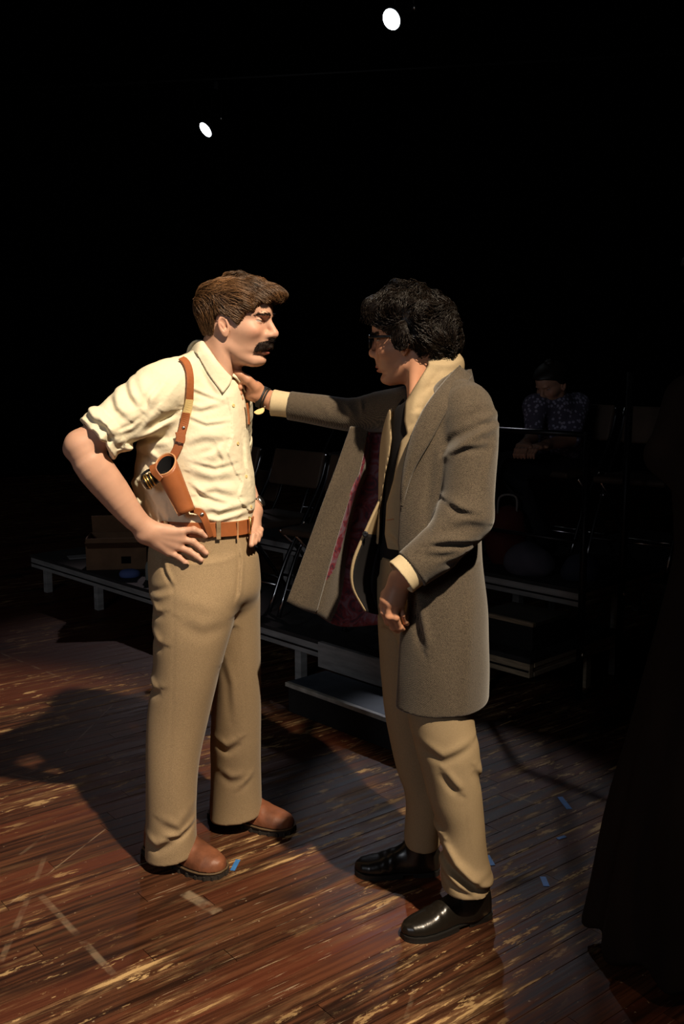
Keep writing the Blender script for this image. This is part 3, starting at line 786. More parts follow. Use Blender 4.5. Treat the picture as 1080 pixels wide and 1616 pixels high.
def shoe(name, heel, toe, width, height, sole_t, heel_t, mat_up, mat_sole, parent, ankle_h=0.10, ankle_r=0.043, toe_sharp=2.3, mat_welt=None, label=None, lug=False, seed=0):
    """a shoe from heel to toe points on the floor"""
    heel = np.array([heel[0], heel[1], 0.0]); toe = np.array([toe[0], toe[1], 0.0]); d = toe - heel; Ln = np.linalg.norm(d); d /= Ln
    s = np.array([-d[1], d[0], 0.0]); R = np.stack([d, s, np.array([0, 0, 1.0])], 1)
    X = np.array([0, 0.03, 0.10, 0.25, 0.42, 0.58, 0.72, 0.84, 0.93, 0.98, 1.0])
    Wd = np.array([0.25, 0.52, 0.66, 0.70, 0.74, 0.92, 1.0, 0.95, 0.74, 0.45, 0.18]) * width / 2
    Ht = np.array([0.7, 0.95, 1.05, 1.08, 1.02, 0.82, 0.60, 0.50, 0.42, 0.33, 0.2]) * height
    def up(p):
        q = (p - heel) @ R; x = q[:, 0] / Ln; xx = np.clip(x, 0, 1)
        w = np.interp(xx, X, Wd) - 0.003; h = np.interp(xx, X, Ht); z = q[:, 2] - sole_t
        n = toe_sharp
        r = (np.abs(q[:, 1] / w) ** n + (np.maximum(z, 0) / h) ** n) ** (1 / n); rho = np.hypot(q[:, 1], np.maximum(z, 0))
        e = np.where(r > 0.1, rho * (1 - 1 / np.maximum(r, 0.1)), -np.minimum(w, h) * 0.7)
        e = np.maximum(e, np.maximum(-x, x - 1) * Ln)
        an = capsule(q, (0.27 * Ln, 0, sole_t + 0.03), (0.22 * Ln, 0, sole_t + ankle_h), ankle_r + 0.004, ankle_r)
        e = smin(e, an, 0.03)
        cr = np.sin((x - 0.55) * 62 + 6 * q[:, 1] / w * 0.15) * np.exp(-((x - 0.62) / 0.085) ** 2) * 0.0009 * (z > 0.25 * h)
        e = e - cr + 0.0007 * np.exp(-((x - 0.40) / 0.012) ** 2) * (z > 0.02)
        return np.maximum(e, 0.001 - z)
    pad = 0.03; lo = np.minimum(heel, toe) - 0.07; hi = np.maximum(heel, toe) + 0.07; hi[2] = 0.19; lo[2] = -0.01
    sdf_obj(name, up, lo, hi, 0.003, mat_up, parent, label)
    # sole outline, heel block and instep
    t = np.linspace(0, 1, 40); xs = 0.5 - 0.5 * np.cos(math.pi * t); w = np.interp(xs, X, Wd) + 0.002
    ring = np.concatenate([np.stack([xs * Ln, w], 1), np.stack([xs[::-1] * Ln, -w[::-1]], 1)])
    mb = MB(); m = len(ring)
    def layer(z0, z1, grow=0.0, sel=None):
        rg = ring if sel is None else ring[sel]
        k = len(rg); c = rg.mean(0)
        ro = c + (rg - c) * (1 + grow)
        b_ = [heel + d * a + s * b + np.array([0, 0, z0]) for a, b in ro]; t_ = [heel + d * a + s * b + np.array([0, 0, z1]) for a, b in ro]
        mb.add(b_ + t_, [tuple(range(k - 1, -1, -1)), tuple(range(k, 2 * k))] + [(i, (i + 1) % k, k + (i + 1) % k, k + i) for i in range(k)])
    back = np.where(ring[:, 0] < 0.34 * Ln)[0]; frnt = np.where(ring[:, 0] > 0.42 * Ln)[0]
    back = np.concatenate([back[back >= 40], back[back < 40]])
    layer(heel_t, sole_t)
    layer(0.0, heel_t, -0.02, back); layer(0.0 if lug else 0.0005, heel_t, -0.01, frnt)
    if lug:
        for i in range(0, m, 3):
            if ring[i, 0] > 0.40 * Ln or ring[i, 0] < 0.33 * Ln:
                mb.box(heel + d * ring[i, 0] * 0.995 + s * ring[i, 1] * 0.995 + np.array([0, 0, heel_t * 0.5]), (0.007, 0.010, heel_t * 0.98), d)
    mb.build('sole', mat_sole, parent)
    if mat_welt is not None:
        mb2 = MB(); pts = [heel + d * a * 1.0 + s * b * 1.015 + np.array([0, 0, sole_t]) for a, b in ring[::2]]
        mb2.tube(pts, 0.0032, 6, closed=True).build('welt', mat_welt, parent, True)

# ---------------------------------------------------------------- the man with the holster (left)
def man_with_holster():
    root = empty('person', (-0.42, 2.95, 0), 'man with moustache in cream shirt and khaki trousers, hands on hips', 'person')
    SK = (0.57, 0.325, 0.225)
    # trousers
    near = ZLoft([lv(1372, 229, 314, 2.915, 0.094), lv(1300, 231, 309, 2.91, 0.092), lv(1211, 232, 312, 2.90, 0.096), lv(1133, 234, 328, 2.895, 0.102),
                  lv(1055, 243, 348, 2.885, 0.112), lv(985, 242, 368, 2.885, 0.126), lv(930, 243, 381, 2.90, 0.132), lv(880, 250, 375, 2.92, 0.12)], 2.2)
    far = ZLoft([lv(1305, 331, 415, 3.17, 0.094), lv(1262, 333, 413, 3.16, 0.092), lv(1211, 334, 412, 3.14, 0.093), lv(1159, 333, 412, 3.11, 0.098),
                 lv(1055, 338, 412, 3.06, 0.110), lv(985, 340, 411, 3.03, 0.118), lv(930, 340, 410, 3.01, 0.125), lv(880, 340, 402, 2.99, 0.11)], 2.2)
    hips = ZLoft([lv(968, 275, 372, 2.96, 0.085), lv(950, 252, 392, 2.955, 0.115), lv(930, 241, 406, 2.95, 0.138), lv(895, 236, 407, 2.95, 0.142),
                  lv(868, 236, 402, 2.95, 0.138), lv(845, 240, 397, 2.95, 0.132), lv(830, 242, 395, 2.95, 0.13)], 2.3)
    fold_t = Folds(2.9, [
        ([(283, 900), (287, 985), (282, 1100), (268, 1300)], 1.6, -0.0012, 'r'), ([(372, 990), (382, 1100), (386, 1240)], 1.6, -0.0010, 'r'),
        ([(377, 846), (383, 880), (381, 925), (377, 940)], 3.4, 0.0050, 's'),
        ([(262, 868), (270, 892), (284, 912)], 4.0, 0.005, 's'), ([(283, 916), (262, 925), (246, 930)], 6.0, 0.005, 's'),
        ([(300, 960), (330, 975), (362, 968)], 14, 0.003, 's'), ([(285, 925), (320, 935), (365, 950)], 12, 0.004, 'r'),
        ([(236, 1310), (255, 1318), (288, 1300)], 9.0, 0.0085, 's'), ([(270, 1300), (290, 1303), (308, 1290)], 5, 0.006, 's'), ([(262, 1275), (290, 1290), (306, 1265)], 9, 0.004, 's'),
        ([(232, 1060), (250, 1075), (262, 1070)], 9, 0.006, 's'), ([(244, 985), (258, 1000), (268, 1000)], 9, 0.006, 's'), ([(240, 940), (256, 955), (270, 950)], 7, 0.005, 's'),
        ([(336, 1195), (352, 1205), (372, 1190)], 9, 0.005, 's'), ([(370, 1280), (392, 1262), (410, 1246)], 7, 0.0075, 's'), ([(338, 1250), (356, 1262), (380, 1258)], 10, 0.004, 's'),
        ([(352, 1050), (360, 1090), (362, 1150)], 8, 0.003, 's')])
    zn, zf = P(275, 1360, 2.825)[2], P(373, 1299, 3.08)[2]
    def legs(p):
        a = near(p); b = far(p)
        a = np.maximum(a, zn - 0.006 + 0.05 * (p[:, 1] - 2.86) + 0.16 * (p[:, 0] - P(270, 1360, 2.76)[0]) - p[:, 2]); b = np.maximum(b, zf - 0.008 + 0.05 * (p[:, 1] - 3.09) + 0.10 * (p[:, 0] - P(373, 1299, 2.99)[0]) - p[:, 2])
        return a, b
    def tr(p, fine=True):
        a, b = legs(p)
        d = smin(a, b, 0.012); d = smin(d, np.maximum(hips(p), p[:, 2] - 1.075), 0.040)
        if fine:
            cy = np.where(p[:, 0] > P(325, 1100, 2.95)[0], 3.06, 2.91)
            low = sstep(0.55, 0.1, p[:, 2])
            d = d - fold_t(p, cy) - 0.0022 * wav(p, 16, 1, (1, 1, 0.45)) * (0.5 + 0.9 * low) - 0.0012 * wav(p, 45, 3, (1, 1, 0.6))
        return d
    lo, hi = (-0.68, 2.70, 0.0), (-0.12, 3.32, 1.09)
    trouser = sdf_obj('trousers', tr, lo, hi, 0.0048, M['trouser'], root)
    # shirt
    torso = ZLoft([lv(843, 246, 392, 2.95, 0.122), lv(828, 236, 396, 2.95, 0.132), lv(812, 226, 399, 2.95, 0.139), lv(780, 214, 402, 2.955, 0.142), lv(735, 216, 397, 2.96, 0.140),
                   lv(690, 219, 393, 2.96, 0.138), lv(640, 228, 389, 2.965, 0.128), lv(605, 246, 380, 2.965, 0.112), lv(580, 272, 364, 2.965, 0.088), lv(556, 303, 353, 2.955, 0.060)], 2.25)
    slR = np.array([pxl(300, 597, 2.92, 0.066), pxl(262, 614, 2.86, 0.079), pxl(218, 645, 2.81, 0.079), pxl(180, 673, 2.775, 0.070), pxl(140, 703, 2.745, 0.066)])
    cfR = np.array([pxl(186, 668, 2.78, 0.071), pxl(166, 683, 2.765, 0.0735), pxl(150, 696, 2.75, 0.073), pxl(130, 712, 2.74, 0.072)])
    slL = np.array([pxl(340, 603, 3.05, 0.062), pxl(364, 632, 3.12, 0.068), pxl(368, 690, 3.26, 0.056), pxl(371, 722, 3.33, 0.052)])
    a0, a1 = P(153, 694, 2.755), P(215, 648, 2.81); axR = (a0 - a1) / np.linalg.norm(a0 - a1)
    aL = P(370, 708, 3.30); axL = slL[3, :3] - slL[1, :3]; axL /= np.linalg.norm(axL)
    fold_s = Folds(2.9, [
        ([(360, 627), (366, 650), (369, 686), (362, 712), (373, 741), (384, 760), (378, 782), (394, 806)], 2.2, 0.0042, 'e'),
        ([(288, 650), (255, 672), (222, 692)], 9, 0.010, 's'), ([(275, 690), (245, 694), (214, 700)], 7, 0.008, 's'), ([(262, 640), (240, 668), (218, 684)], 7, 0.006, 's'),
        ([(213, 598), (224, 622), (238, 640)], 8, 0.009, 's'), ([(225, 592), (240, 620), (262, 640)], 11, 0.006, 's'),
        ([(196, 618), (205, 640), (222, 655)], 8, 0.007, 's'), ([(156, 640), (172, 655), (196, 668)], 7, 0.008, 's'), ([(186, 690), (200, 678), (215, 672)], 6, 0.006, 's'),
        ([(300, 640), (322, 645), (350, 638)], 6, 0.004, 's'), ([(318, 575), (332, 600), (350, 626)], 6, 0.004, 's'), ([(300, 700), (325, 690), (358, 690)], 9, 0.005, 's'),
        ([(352, 700), (338, 712), (318, 716)], 6, 0.004, 's'), ([(310, 742), (340, 752), (372, 748)], 10, 0.006, 's'), ([(318, 775), (345, 768), (376, 778)], 9, 0.006, 's'),
        ([(330, 797), (352, 803), (392, 795)], 7, 0.007, 's'), ([(322, 812), (350, 818), (392, 808)], 6, 0.006, 's'), ([(300, 785), (318, 800), (340, 806)], 7, 0.005, 's'),
        ([(238, 700), (246, 740), (240, 790)], 8, 0.006, 's'), ([(225, 740), (232, 790), (236, 815)], 7, 0.006, 's'), ([(248, 790), (255, 812), (252, 828)], 5, 0.005, 's'),
        ([(263, 800), (270, 818), (272, 832)], 5, 0.005, 's'), ([(228, 712), (245, 716), (262, 728)], 6, 0.006, 's'),
        ([(300, 655), (330, 668), (362, 664)], 4, 0.0035, 's'), ([(304, 612), (326, 622), (352, 632)], 4, 0.0035, 's'), ([(268, 600), (252, 625), (246, 655)], 6, 0.005, 's'), ([(240, 655), (226, 668), (204, 676)], 4, 0.005, 's'), ([(180, 650), (196, 668), (204, 690)], 5, 0.006, 's'),
        ([(310, 725), (345, 735), (372, 728)], 5, 0.004, 's'), ([(308, 760), (330, 778), (366, 790)], 5, 0.005, 's'), ([(345, 700), (355, 722), (352, 745)], 5, 0.004, 's'), ([(222, 760), (240, 775), (258, 800)], 5, 0.005, 's'), ([(384, 690), (388, 730), (396, 770)], 4, 0.004, 's')])
    neckA, neckB = P(354, 548, 2.95), P(332, 606, 2.955)
    def shirt_base(p):
        d = torso(p)
        R_ = limb(p, slR, 11); R_ = np.maximum(R_, (p - a0) @ axR)
        ring = limb(p, cfR, 6); ring = np.maximum(ring, np.maximum((p - a0) @ axR, -((p - a0) @ axR) - 0.052))
        R_ = smin(R_, ring, 0.006)
        L_ = np.maximum(limb(p, slL, 8), (p - aL) @ axL)
        ringL = np.maximum(limb(p, slL, 8) - 0.006, np.maximum((p - aL) @ axL, -((p - aL) @ axL) - 0.05)); L_ = smin(L_, ringL, 0.006)
        d = smin(d, R_, 0.030); d = smin(d, L_, 0.028)
        return d
    def sh(p, fine=True):
        d = shirt_base(p)
        if fine:
            sR = (p - a0) @ axR; nearcuff = sstep(-0.10, -0.02, sR)
            d = d - fold_s(p, 2.97)
            wr = 0.0026 * wav(p, 24, 2, (1, 1, 0.8)) + 0.0018 * wav(p + 0.01 * wav(p, 20, 4)[:, None], 60, 0)
            rd = 1 - np.abs(wav(p, 15, 5, (1.0, 1.0, 1.6))); wr += 0.0034 * (rd - 0.6)
            rd2 = 1 - np.abs(wav(p + 0.015 * wav(p, 11, 6)[:, None], 34, 7, (1.0, 1.0, 1.2))); wr += 0.0034 * (np.clip(rd2, 0, 1) ** 4 - 0.25)
            d = d - wr * (0.75 + 0.4 * nearcuff)
            d = d - nearcuff * (p[:, 0] < -0.5) * 0.0032 * np.sin(150 * sR + 5 * wav(p, 14, 1))
        d = smax(d, -(capsule(p, neckA, neckB, 0.064, 0.066)), 0.004)
        d = np.maximum(d, -np.maximum(limb(p, np.vstack([slR[2:], slR[-1:] + np.array([*(axR * 0.1), 0])]), 6) + 0.014, -((p - a0) @ axR) - 0.05))
        return d
    sdf_obj('shirt', sh, (-0.86, 2.66, 1.02), (-0.20, 3.42, 1.66), 0.0034, M['shirt'], root)
    # collar
    def wing(mirror):
        top = on_many(lambda p: capsule(p, neckA, neckB, 0.060, 0.062), [(321, 539), (331, 553), (345, 573), (364, 594)], 0.004)
        bot = on_many(shirt_base, [(309, 557), (319, 572), (333, 596), (352, 621)], 0.003)
        ax = np.array([math.cos(math.radians(30)), -math.sin(math.radians(30)), 0]); c = np.array([neckB[0], neckB[1], 0])
        bt = np.array([neckA[0], neckA[1], 0]) - ax * 0.074; bt[2] = top[0, 2] + 0.004; bb = c - ax * 0.088; bb[2] = bot[0, 2] - 0.002
        top = np.vstack([bt, top]); bot = np.vstack([bb, bot])
        if mirror:
            n_ = np.array([-ax[1], ax[0], 0])
            def mr(q): k = (q - c) @ n_; return q - 2 * k[:, None] * n_
            top, bot = mr(top), mr(bot)
        T, B = crom(top, 40), crom(bot, 40)
        def fn(u, v):
            i = (u[:, 0] * 39).astype(int); t, b = T[i][:, None], B[i][:, None]; out = t - np.array([*c[:2], 0]); out[..., 2] = 0
            out /= np.linalg.norm(out, axis=2)[..., None]; vv = v[..., None]
            return t * (1 - vv) + b * vv + out * (0.010 * np.sin(np.pi * vv ** 0.6) * 1.0)
        sheet_obj('collar', fn, 40, 12, 0.0045, M['shirt'], root)
    wing(False); wing(True)
    bt = MB()
    for x, y in ((364, 640), (371, 700), (384, 752), (392, 800)):
        p = on(sh, x + 5, y, 0.0015); g, _ = grad(sh, p[None], 0.004); g = g[0] / np.linalg.norm(g[0])
        MB().lathe(p - g * 0.001, g, [(0.0052, 0), (0.0055, 0.0012), (0.0045, 0.0022), (0.0025, 0.0014)], 12).build('button', M['elastic'], root, True)
    # body: head and neck, arms with hands, and a trunk under the clothes, one mesh
    H = Head(P(365, 505, 2.95), math.radians(-15), math.radians(1.5), 0.975, 1.12, 1.03, 0.003)
    nb = H.W((-0.022, 0, -0.055)); 
    def headf(p):
        q = H.L(p); d = H.face(q) * H.k
        nk = capsule(p, nb, neckB, 0.056, 0.062)
        nk = smin(nk, capsule(p, H.W((-0.012, -0.050, -0.060)), P(356, 602, 2.905), 0.012, 0.012), 0.035)
        d = smin(d, nk, 0.011)
        return smin(d, ball(p, H.W((0.018, 0, -0.145)), 0.012), 0.02)
    cloth = lambda p: np.minimum(tr(p), sh(p))
    hipf = lambda p: np.minimum(tr(p, False), sh(p, False))
    foreR = np.array([pxl(127, 704, 2.742, 0.0425), pxl(147, 735, 2.748, 0.0505), pxl(178, 775, 2.765, 0.0460), pxl(207, 812, 2.782, 0.0365), pxl(232, 837, 2.795, 0.0290)])
    upR = np.array([pxl(230, 640, 2.82, 0.05), pxl(175, 676, 2.77, 0.047), pxl(128, 703, 2.742, 0.041)])
    kn = on_many(hipf, [(286, 838), (287, 851), (279, 862), (266, 871)], 0.017)
    kn[:, 1] = np.minimum(kn[:, 1], 2.815)
    def fing(pix, r): 
        q = on_many(hipf, pix, r); return [q[i] for i in range(len(q))]
    lift = (0.014, 0.0105, 0.0085)
    fg = [([kn[0]] + fing([(306, 836), (317, 840), (325, 846)], lift), 0.0105, 0.0074), ([kn[1]] + fing([(305, 855), (318, 865), (326, 873)], lift), 0.0108, 0.0076),
          ([kn[2]] + fing([(299, 870), (311, 878), (318, 884)], lift), 0.0103, 0.0073), ([kn[3]] + fing([(283, 880), (293, 888), (300, 894)], lift), 0.0092, 0.0066)]
    wr = P(236, 841, 2.797)
    hR = hand_sdf(wr, kn, fg, ([P(242, 842, 2.81), P(252, 832, 2.84), P(262, 828, 2.87)], 0.016, 0.010), palm_r=0.0185, kr=0.0125)
    def armR(p):
        d = smin(limb(p, foreR, 11), limb(p, upR, 7), 0.016)
        d = smin(d, ball(p, P(112, 711, 2.75), 0.017), 0.022)
        d = smin(d, ball(p, P(221, 845, 2.785), 0.010), 0.018)
        d = smin(d, hR(p), 0.022)
        for i in range(4): d = smin(d, capsule(p, wr + (kn[i] - wr) * 0.25 + np.array([0, -0.012, 0]), kn[i] + np.array([0, -0.0075, 0.0]), 0.002, 0.0032), 0.012)
        return d - 0.0006 * wav(p, 70, 3)
    foreL = np.array([pxl(372, 716, 3.32, 0.041), pxl(381, 755, 3.18, 0.037), pxl(396, 792, 3.05, 0.029), pxl(400, 806, 3.02, 0.027)])
    wl = P(400, 808, 3.015)
    knL = np.array([P(404, 836, 2.985), P(403, 836, 2.965), P(400, 835, 2.945), P(396, 833, 2.93)]) 
    knL[:, 0] = [P(406, 836, 2.99)[0], P(406, 836, 2.97)[0], P(404, 836, 2.95)[0], P(400, 834, 2.93)[0]]
    tipL = [[(411, 836, 2.945), (410, 846, 2.92)], [(409, 842, 2.92), (407, 853, 2.895)], [(405, 845, 2.90), (402, 857, 2.875)], [(399, 845, 2.885), (397, 860, 2.862)]]
    fgL = [([knL[i]] + [P(*t) for t in tipL[i]], 0.0100, 0.0078) for i in range(4)]
    hL = hand_sdf(wl, knL, fgL, ([wl, P(393, 822, 3.03), P(388, 830, 3.02)], 0.015, 0.010), palm_r=0.016, kr=0.0115)
    def armL(p): return smin(limb(p, foreL, 9), hL(p), 0.018)
    def inner(p): return np.maximum(np.minimum(shirt_base(p) + 0.03, tr(p, False) + 0.025), 0.12 - p[:, 2])
    V, Q, C, n = [], [], [], 0
    nails = [(f[0][-1] + np.array([0.002, -0.0065, 0.001]), 0.0062, 0.55) for f in fg]
    for f, a, b, h, hd in ((headf, (-0.50, 2.80, 1.44), (-0.15, 3.10, 1.80), 0.0019, H), (armR, (-0.88, 2.62, 0.98), (-0.36, 2.96, 1.46), 0.0023, None),
                           (armL, (-0.40, 2.82, 0.98), (-0.18, 3.40, 1.38), 0.0026, None), (inner, (-0.75, 2.70, 0.1), (-0.15, 3.40, 1.50), 0.016, None)):
        v, q = snet(f, a, b, h); V.append(v); Q.append(q + n); C.append(skin_col(SK, v, hd, nails if f is armR else ())); n += len(v)
    V = np.concatenate(V); link('body', mesh_np('body', V - wloc(root), Q, True, np.concatenate(C)), M['skin'], root)
    for s in (-1, 1): eyeball(H, root, s)
    # hair: wavy brown, swept forward over the forehead
    hx = np.array([-0.12, -0.07, -0.032, -0.027, -0.019, -0.008, 0.026, 0.040, 0.047, 0.056, 0.086, 0.112, 0.14, 0.2])
    hz = np.array([-0.050, -0.056, -0.052, -0.02, 0.012, 0.018, 0.010, -0.016, -0.014, 0.004, 0.026, 0.052, 0.056, 0.042])
    def vol(p):
        q = H.L(p)
        d = H.skull(q) - 0.004 - 0.008 * sstep(-0.02, 0.05, q[:, 2]) - 0.004 * sstep(0.0, -0.08, q[:, 0])
        d = smin(d, ell(q, (0.116, 0.016, 0.073), (0.045, 0.048, 0.030)), 0.028)
        d = smin(d, ell(q, (0.03, 0.0, 0.082), (0.085, 0.066, 0.047)), 0.02)
        d = smin(d, ell(q, (-0.03, -0.06, 0.04), (0.06, 0.026, 0.045)), 0.02)
        return (d - 0.0046 * wav(q, 58, 1, (0.7, 1, 1.4)) - 0.0020 * wav(q, 120, 6)) * H.k
    def okh(p, m=0.0): q = H.L(p); return q[:, 2] > np.interp(q[:, 0], hx, hz) - m + 0.004 * np.sin(q[:, 0] * 190) * (q[:, 0] > 0.05)
    def capf(p):
        q = H.L(p); hl = np.interp(q[:, 0], hx, hz) + 0.004
        return smax(vol(p) + 0.0035, (hl - q[:, 2]) * H.k, 0.006)
    hb = colmat('brown_hair', 0.42, 0.0, 10, 0, 0.35)
    cv, cq = snet(capf, H.O - np.array([0.17, 0.14, 0.10]), H.O + np.array([0.20, 0.14, 0.19]), 0.0036)
    rt = surface_points(cv, cq, 9500, 3); rt = rt[okh(rt)]
    def flow(p):
        q = H.L(p); b = sstep(0.0, -0.03, q[:, 0]) * sstep(0.075, 0.0, q[:, 2]); t = sstep(0.02, 0.10, q[:, 2])
        d = np.stack([0.9 * np.ones(len(q)), 0.25 * np.sign(q[:, 1]) * (1 - t) * 0.3 + 0.18, -0.75 + 0.70 * t - 0.35 * sstep(0.10, 0.15, q[:, 0])], 1)
        d = d * (1 - b)[:, None] + b[:, None] * np.array([-0.10, 0, -1.0])
        d = d + 0.55 * np.stack([wav(q, 44, 2), wav(q, 44, 3), wav(q, 44, 4)], 1)
        return d @ H.R.T
    rg = np.random.default_rng(5)
    sv, sq, sid = strands(rt, flow, vol, 10, 0.0072, 0.0045 * wav(H.L(rt), 170, 7) + rg.uniform(-0.002, 0.003, len(rt)), 0.0008, 0.0012, 240, 4, 0.16, okf=lambda p: okh(p, 0.003))
    tone = np.concatenate([np.full(len(cv), 0.55), (rg.uniform(0.55, 1.35, len(rt)) * (1 + 0.35 * wav(H.L(rt), 90, 5)))[sid]])[:, None] * np.array([0.118, 0.058, 0.024])
    link('hair', mesh_np('hair', np.concatenate([cv, sv]) - wloc(root), [cq, sq + len(cv)], True, np.clip(tone, 0.004, 1)), hb, root)
    # eyebrows and moustache: short hairs
    def patch(name, boxlo, boxhi, sel, dirv, n, steps, step, rad, m, dep, seed):
        rg = np.random.default_rng(seed); q = rg.uniform(boxlo, boxhi, (n * 6, 3)); q = q[sel(q)]
        p = H.W(q); g, d = grad(headf, p, 0.002); p = p - g * d[:, None]; q2 = H.L(p); p = p[sel(q2)][:n]
        fl = lambda pp: (dirv(H.L(pp)) @ H.R.T)
        v, f, _ = strands(p, fl, headf, steps, step, rg.uniform(0.0005, dep, len(p)), rad, 0, 1, seed, 0.22, settle=0.9)
        link(name, mesh_np(name, v - wloc(root), [f], True), m, root)
    dk = mat('dark_brown_bristle', (0.016, 0.008, 0.005), 0.5, spec=0.25)
    for s in (-1, 1):
        patch('eyebrow', (0.09, -0.056, 0.010), (0.135, 0.056, 0.028),
              lambda q: (q[:, 1] * s > 0.008) & (q[:, 1] * s < 0.050) & (np.abs(q[:, 2] - (0.0155 + 0.10 * (q[:, 1] * s - 0.008) - 3.2 * np.maximum(q[:, 1] * s - 0.033, 0) ** 2 * 10)) < 0.0031),
              lambda q: np.stack([-0.5 * np.ones(len(q)), s * np.ones(len(q)), 0.2 * np.ones(len(q))], 1), 330, 5, 0.0024, 0.0006, mat('brow_brown', (0.030, 0.015, 0.008), 0.5, spec=0.25), 0.0022, 11 + s)
    patch('moustache', (0.06, -0.042, -0.096), (0.15, 0.042, -0.050),
          lambda q: (np.abs(q[:, 1]) < 0.037) & (q[:, 2] < -0.0535 - 0.25 * np.abs(q[:, 1])) & (q[:, 2] > -0.0715 - 0.55 * np.maximum(np.abs(q[:, 1]) - 0.012, 0)) & (q[:, 0] > 0.08),
          lambda q: np.stack([0.15 * np.ones(len(q)), 0.75 * np.tanh(q[:, 1] / 0.01), -0.9 * np.ones(len(q))], 1), 1700, 6, 0.0028, 0.0007, dk, 0.0075, 21)
    # boots
    shoe('boot', G(233, 1339), G(353, 1384), 0.116, 0.094, 0.021, 0.013, M['boot'], M['boot_sole'], root, 0.11, 0.046, 2.2, M['welt'], lug=True)
    shoe('boot', G(334, 1285), G(463, 1314), 0.113, 0.090, 0.021, 0.013, M['boot'], M['boot_sole'], root, 0.11, 0.046, 2.2, M['welt'], lug=True)
    # belt: around the waist, laid on trousers and shirt
    zb = P(360, 836, 2.82)[2]; th = np.linspace(0, 2 * math.pi, 97)[:-1]; hw = lambda p: np.minimum(hips(p), torso(p))
    c = np.array([P(318, 836, 2.95)[0], 2.95]); rr = np.full(96, 0.30)
    for _ in range(40):
        q = np.stack([c[0] + rr * np.cos(th), c[1] + rr * np.sin(th), np.full(96, zb)], 1); rr = rr - (hw(q) - 0.004) * 0.7
    q = np.stack([c[0] + rr * np.cos(th), c[1] + rr * np.sin(th), zb - 0.010 * np.cos(th - 0.3) * 0.3], 1); nrm = np.stack([np.cos(th), np.sin(th), 0 * th], 1)
    q = np.vstack([q, q[:1]]); nrm = np.vstack([nrm, nrm[:1]])
    belt = MB().ribbon(q, nrm, 0.043, 0.0042).build('belt', M['leather'], root)
    beltf = lambda p: np.maximum(hw(p) - 0.0085, np.abs(p[:, 2] - zb) - 0.02)
    for px, w, m_ in ((345, 0.013, M['trouser']), (375, 0.006, M['leather_edge']), (262, 0.012, M['trouser'])):
        pp, nn = on_path(hw, [(px, 822), (px, 836), (px, 851)], 7, 0.009); MB().ribbon(pp, nn, w, 0.003).build('belt_loop' if m_ is M['trouser'] else 'belt_keeper', m_, root)
    bk = on(hw, 391, 829, 0.010); MB().tube([bk + np.array([0.004, 0, 0.024]), bk + np.array([0.008, -0.006, 0.024]), bk + np.array([0.010, -0.008, 0]), bk + np.array([0.008, -0.006, -0.024]), bk + np.array([0.002, 0.0, -0.024])], 0.0028, 6).build('buckle', M['brass'], belt, True)
    # shoulder holster: straps and an open leather cup
    hol = bpy.data.objects.new('shoulder_holster', None); COL.objects.link(hol); hol.parent = root
    soft = lambda p: shirt_base(p) - 0.004
    def strap(name, pix, n, w, m_, lift=0.003, parent=hol):
        pp, nn = on_path(soft, pix, n, lift); return MB().ribbon(pp, nn, w, 0.0042).build(name, m_, parent), pp, nn
    b0 = P(300, 560, 3.02)
    strap('shoulder_strap', [(286, 566), (292, 570), (297, 580), (300, 598), (299, 633)], 22, 0.024, M['leather'], 0.004)
    strap('elastic_insert', [(299, 630), (297, 642), (294, 655)], 8, 0.025, M['elastic'], 0.0045)
    strap('shoulder_strap', [(294, 651), (291, 668), (286, 688)], 12, 0.024, M['leather'], 0.005)
    strap('shoulder_strap', [(286, 688), (282, 704), (276, 716), (271, 726)], 14, 0.025, M['leather'], 0.003)
    strap('strap_keeper', [(284, 681), (286, 690), (284, 698)], 5, 0.027, M['leather'], 0.0095)
    rv = MB()
    for x, y, l in ((290, 675, 0.010), (284, 698, 0.0105), (251, 757, 0.055)):
        p = on(soft, x, y, l); g, _ = grad(soft, p[None], 0.006); g = g[0] / np.linalg.norm(g[0])
        MB().lathe(p, g, [(0.0045, 0), (0.0048, 0.001), (0.003, 0.0024), (0.001, 0.0028)], 12).build('rivet', M['steel'], hol, True)
    pt = on(soft, 261, 733, 0.037); pb = on(soft, 295, 809, 0.027)
    ax = (pb - pt) / np.linalg.norm(pb - pt); g = np.array([0.15, -1, 0.0]); sd = np.cross(ax, g); sd /= np.linalg.norm(sd); g = np.cross(sd, ax); Lh = np.linalg.norm(pb - pt)
    if sd[0] < 0: sd, g = -sd, g
    n = 40; th = np.linspace(0, 2 * math.pi, n + 1)[:-1]; lv_ = np.linspace(0, 1, 14); vo = []
    for inner_ in (0, 1):
        for t in lv_:
            wa = (0.0345 - 0.0085 * t) - 0.0042 * inner_; wb = (0.031 - 0.012 * t) - 0.0042 * inner_
            sk_ = (1 - t) ** 2 * (0.006 * np.cos(th) - 0.025 * np.sin(th) * (1 if g[1] < 0 else -1))
            vo.append(pt + ax * (t * Lh * (0.98 if inner_ else 1)) + sd * (wa * np.cos(th))[:, None] + g * (wb * np.sin(th))[:, None] + ax * (-sk_)[:, None])
    vo = np.concatenate(vo); f = []
    for s in range(2):
        for i in range(13):
            for k in range(n):
                a_, b_ = s * 14 * n + i * n + k, s * 14 * n + i * n + (k + 1) % n
                f.append((a_, b_, b_ + n, a_ + n))
    for k in range(n): f.append((k, (k + 1) % n, 14 * n + (k + 1) % n, 14 * n + k))
    f.append(tuple(range(13 * n, 14 * n))); f.append(tuple(range(27 * n, 28 * n)))
    cup = MB().add(vo, f).build('holster_cup', M['leather'], hol, True)
    li = vo[14 * n:].reshape(14, n, 3); ce = li.mean(1, keepdims=True); li = (ce + (li - ce) * 0.965)[:12]; li[0] += ax * 0.004
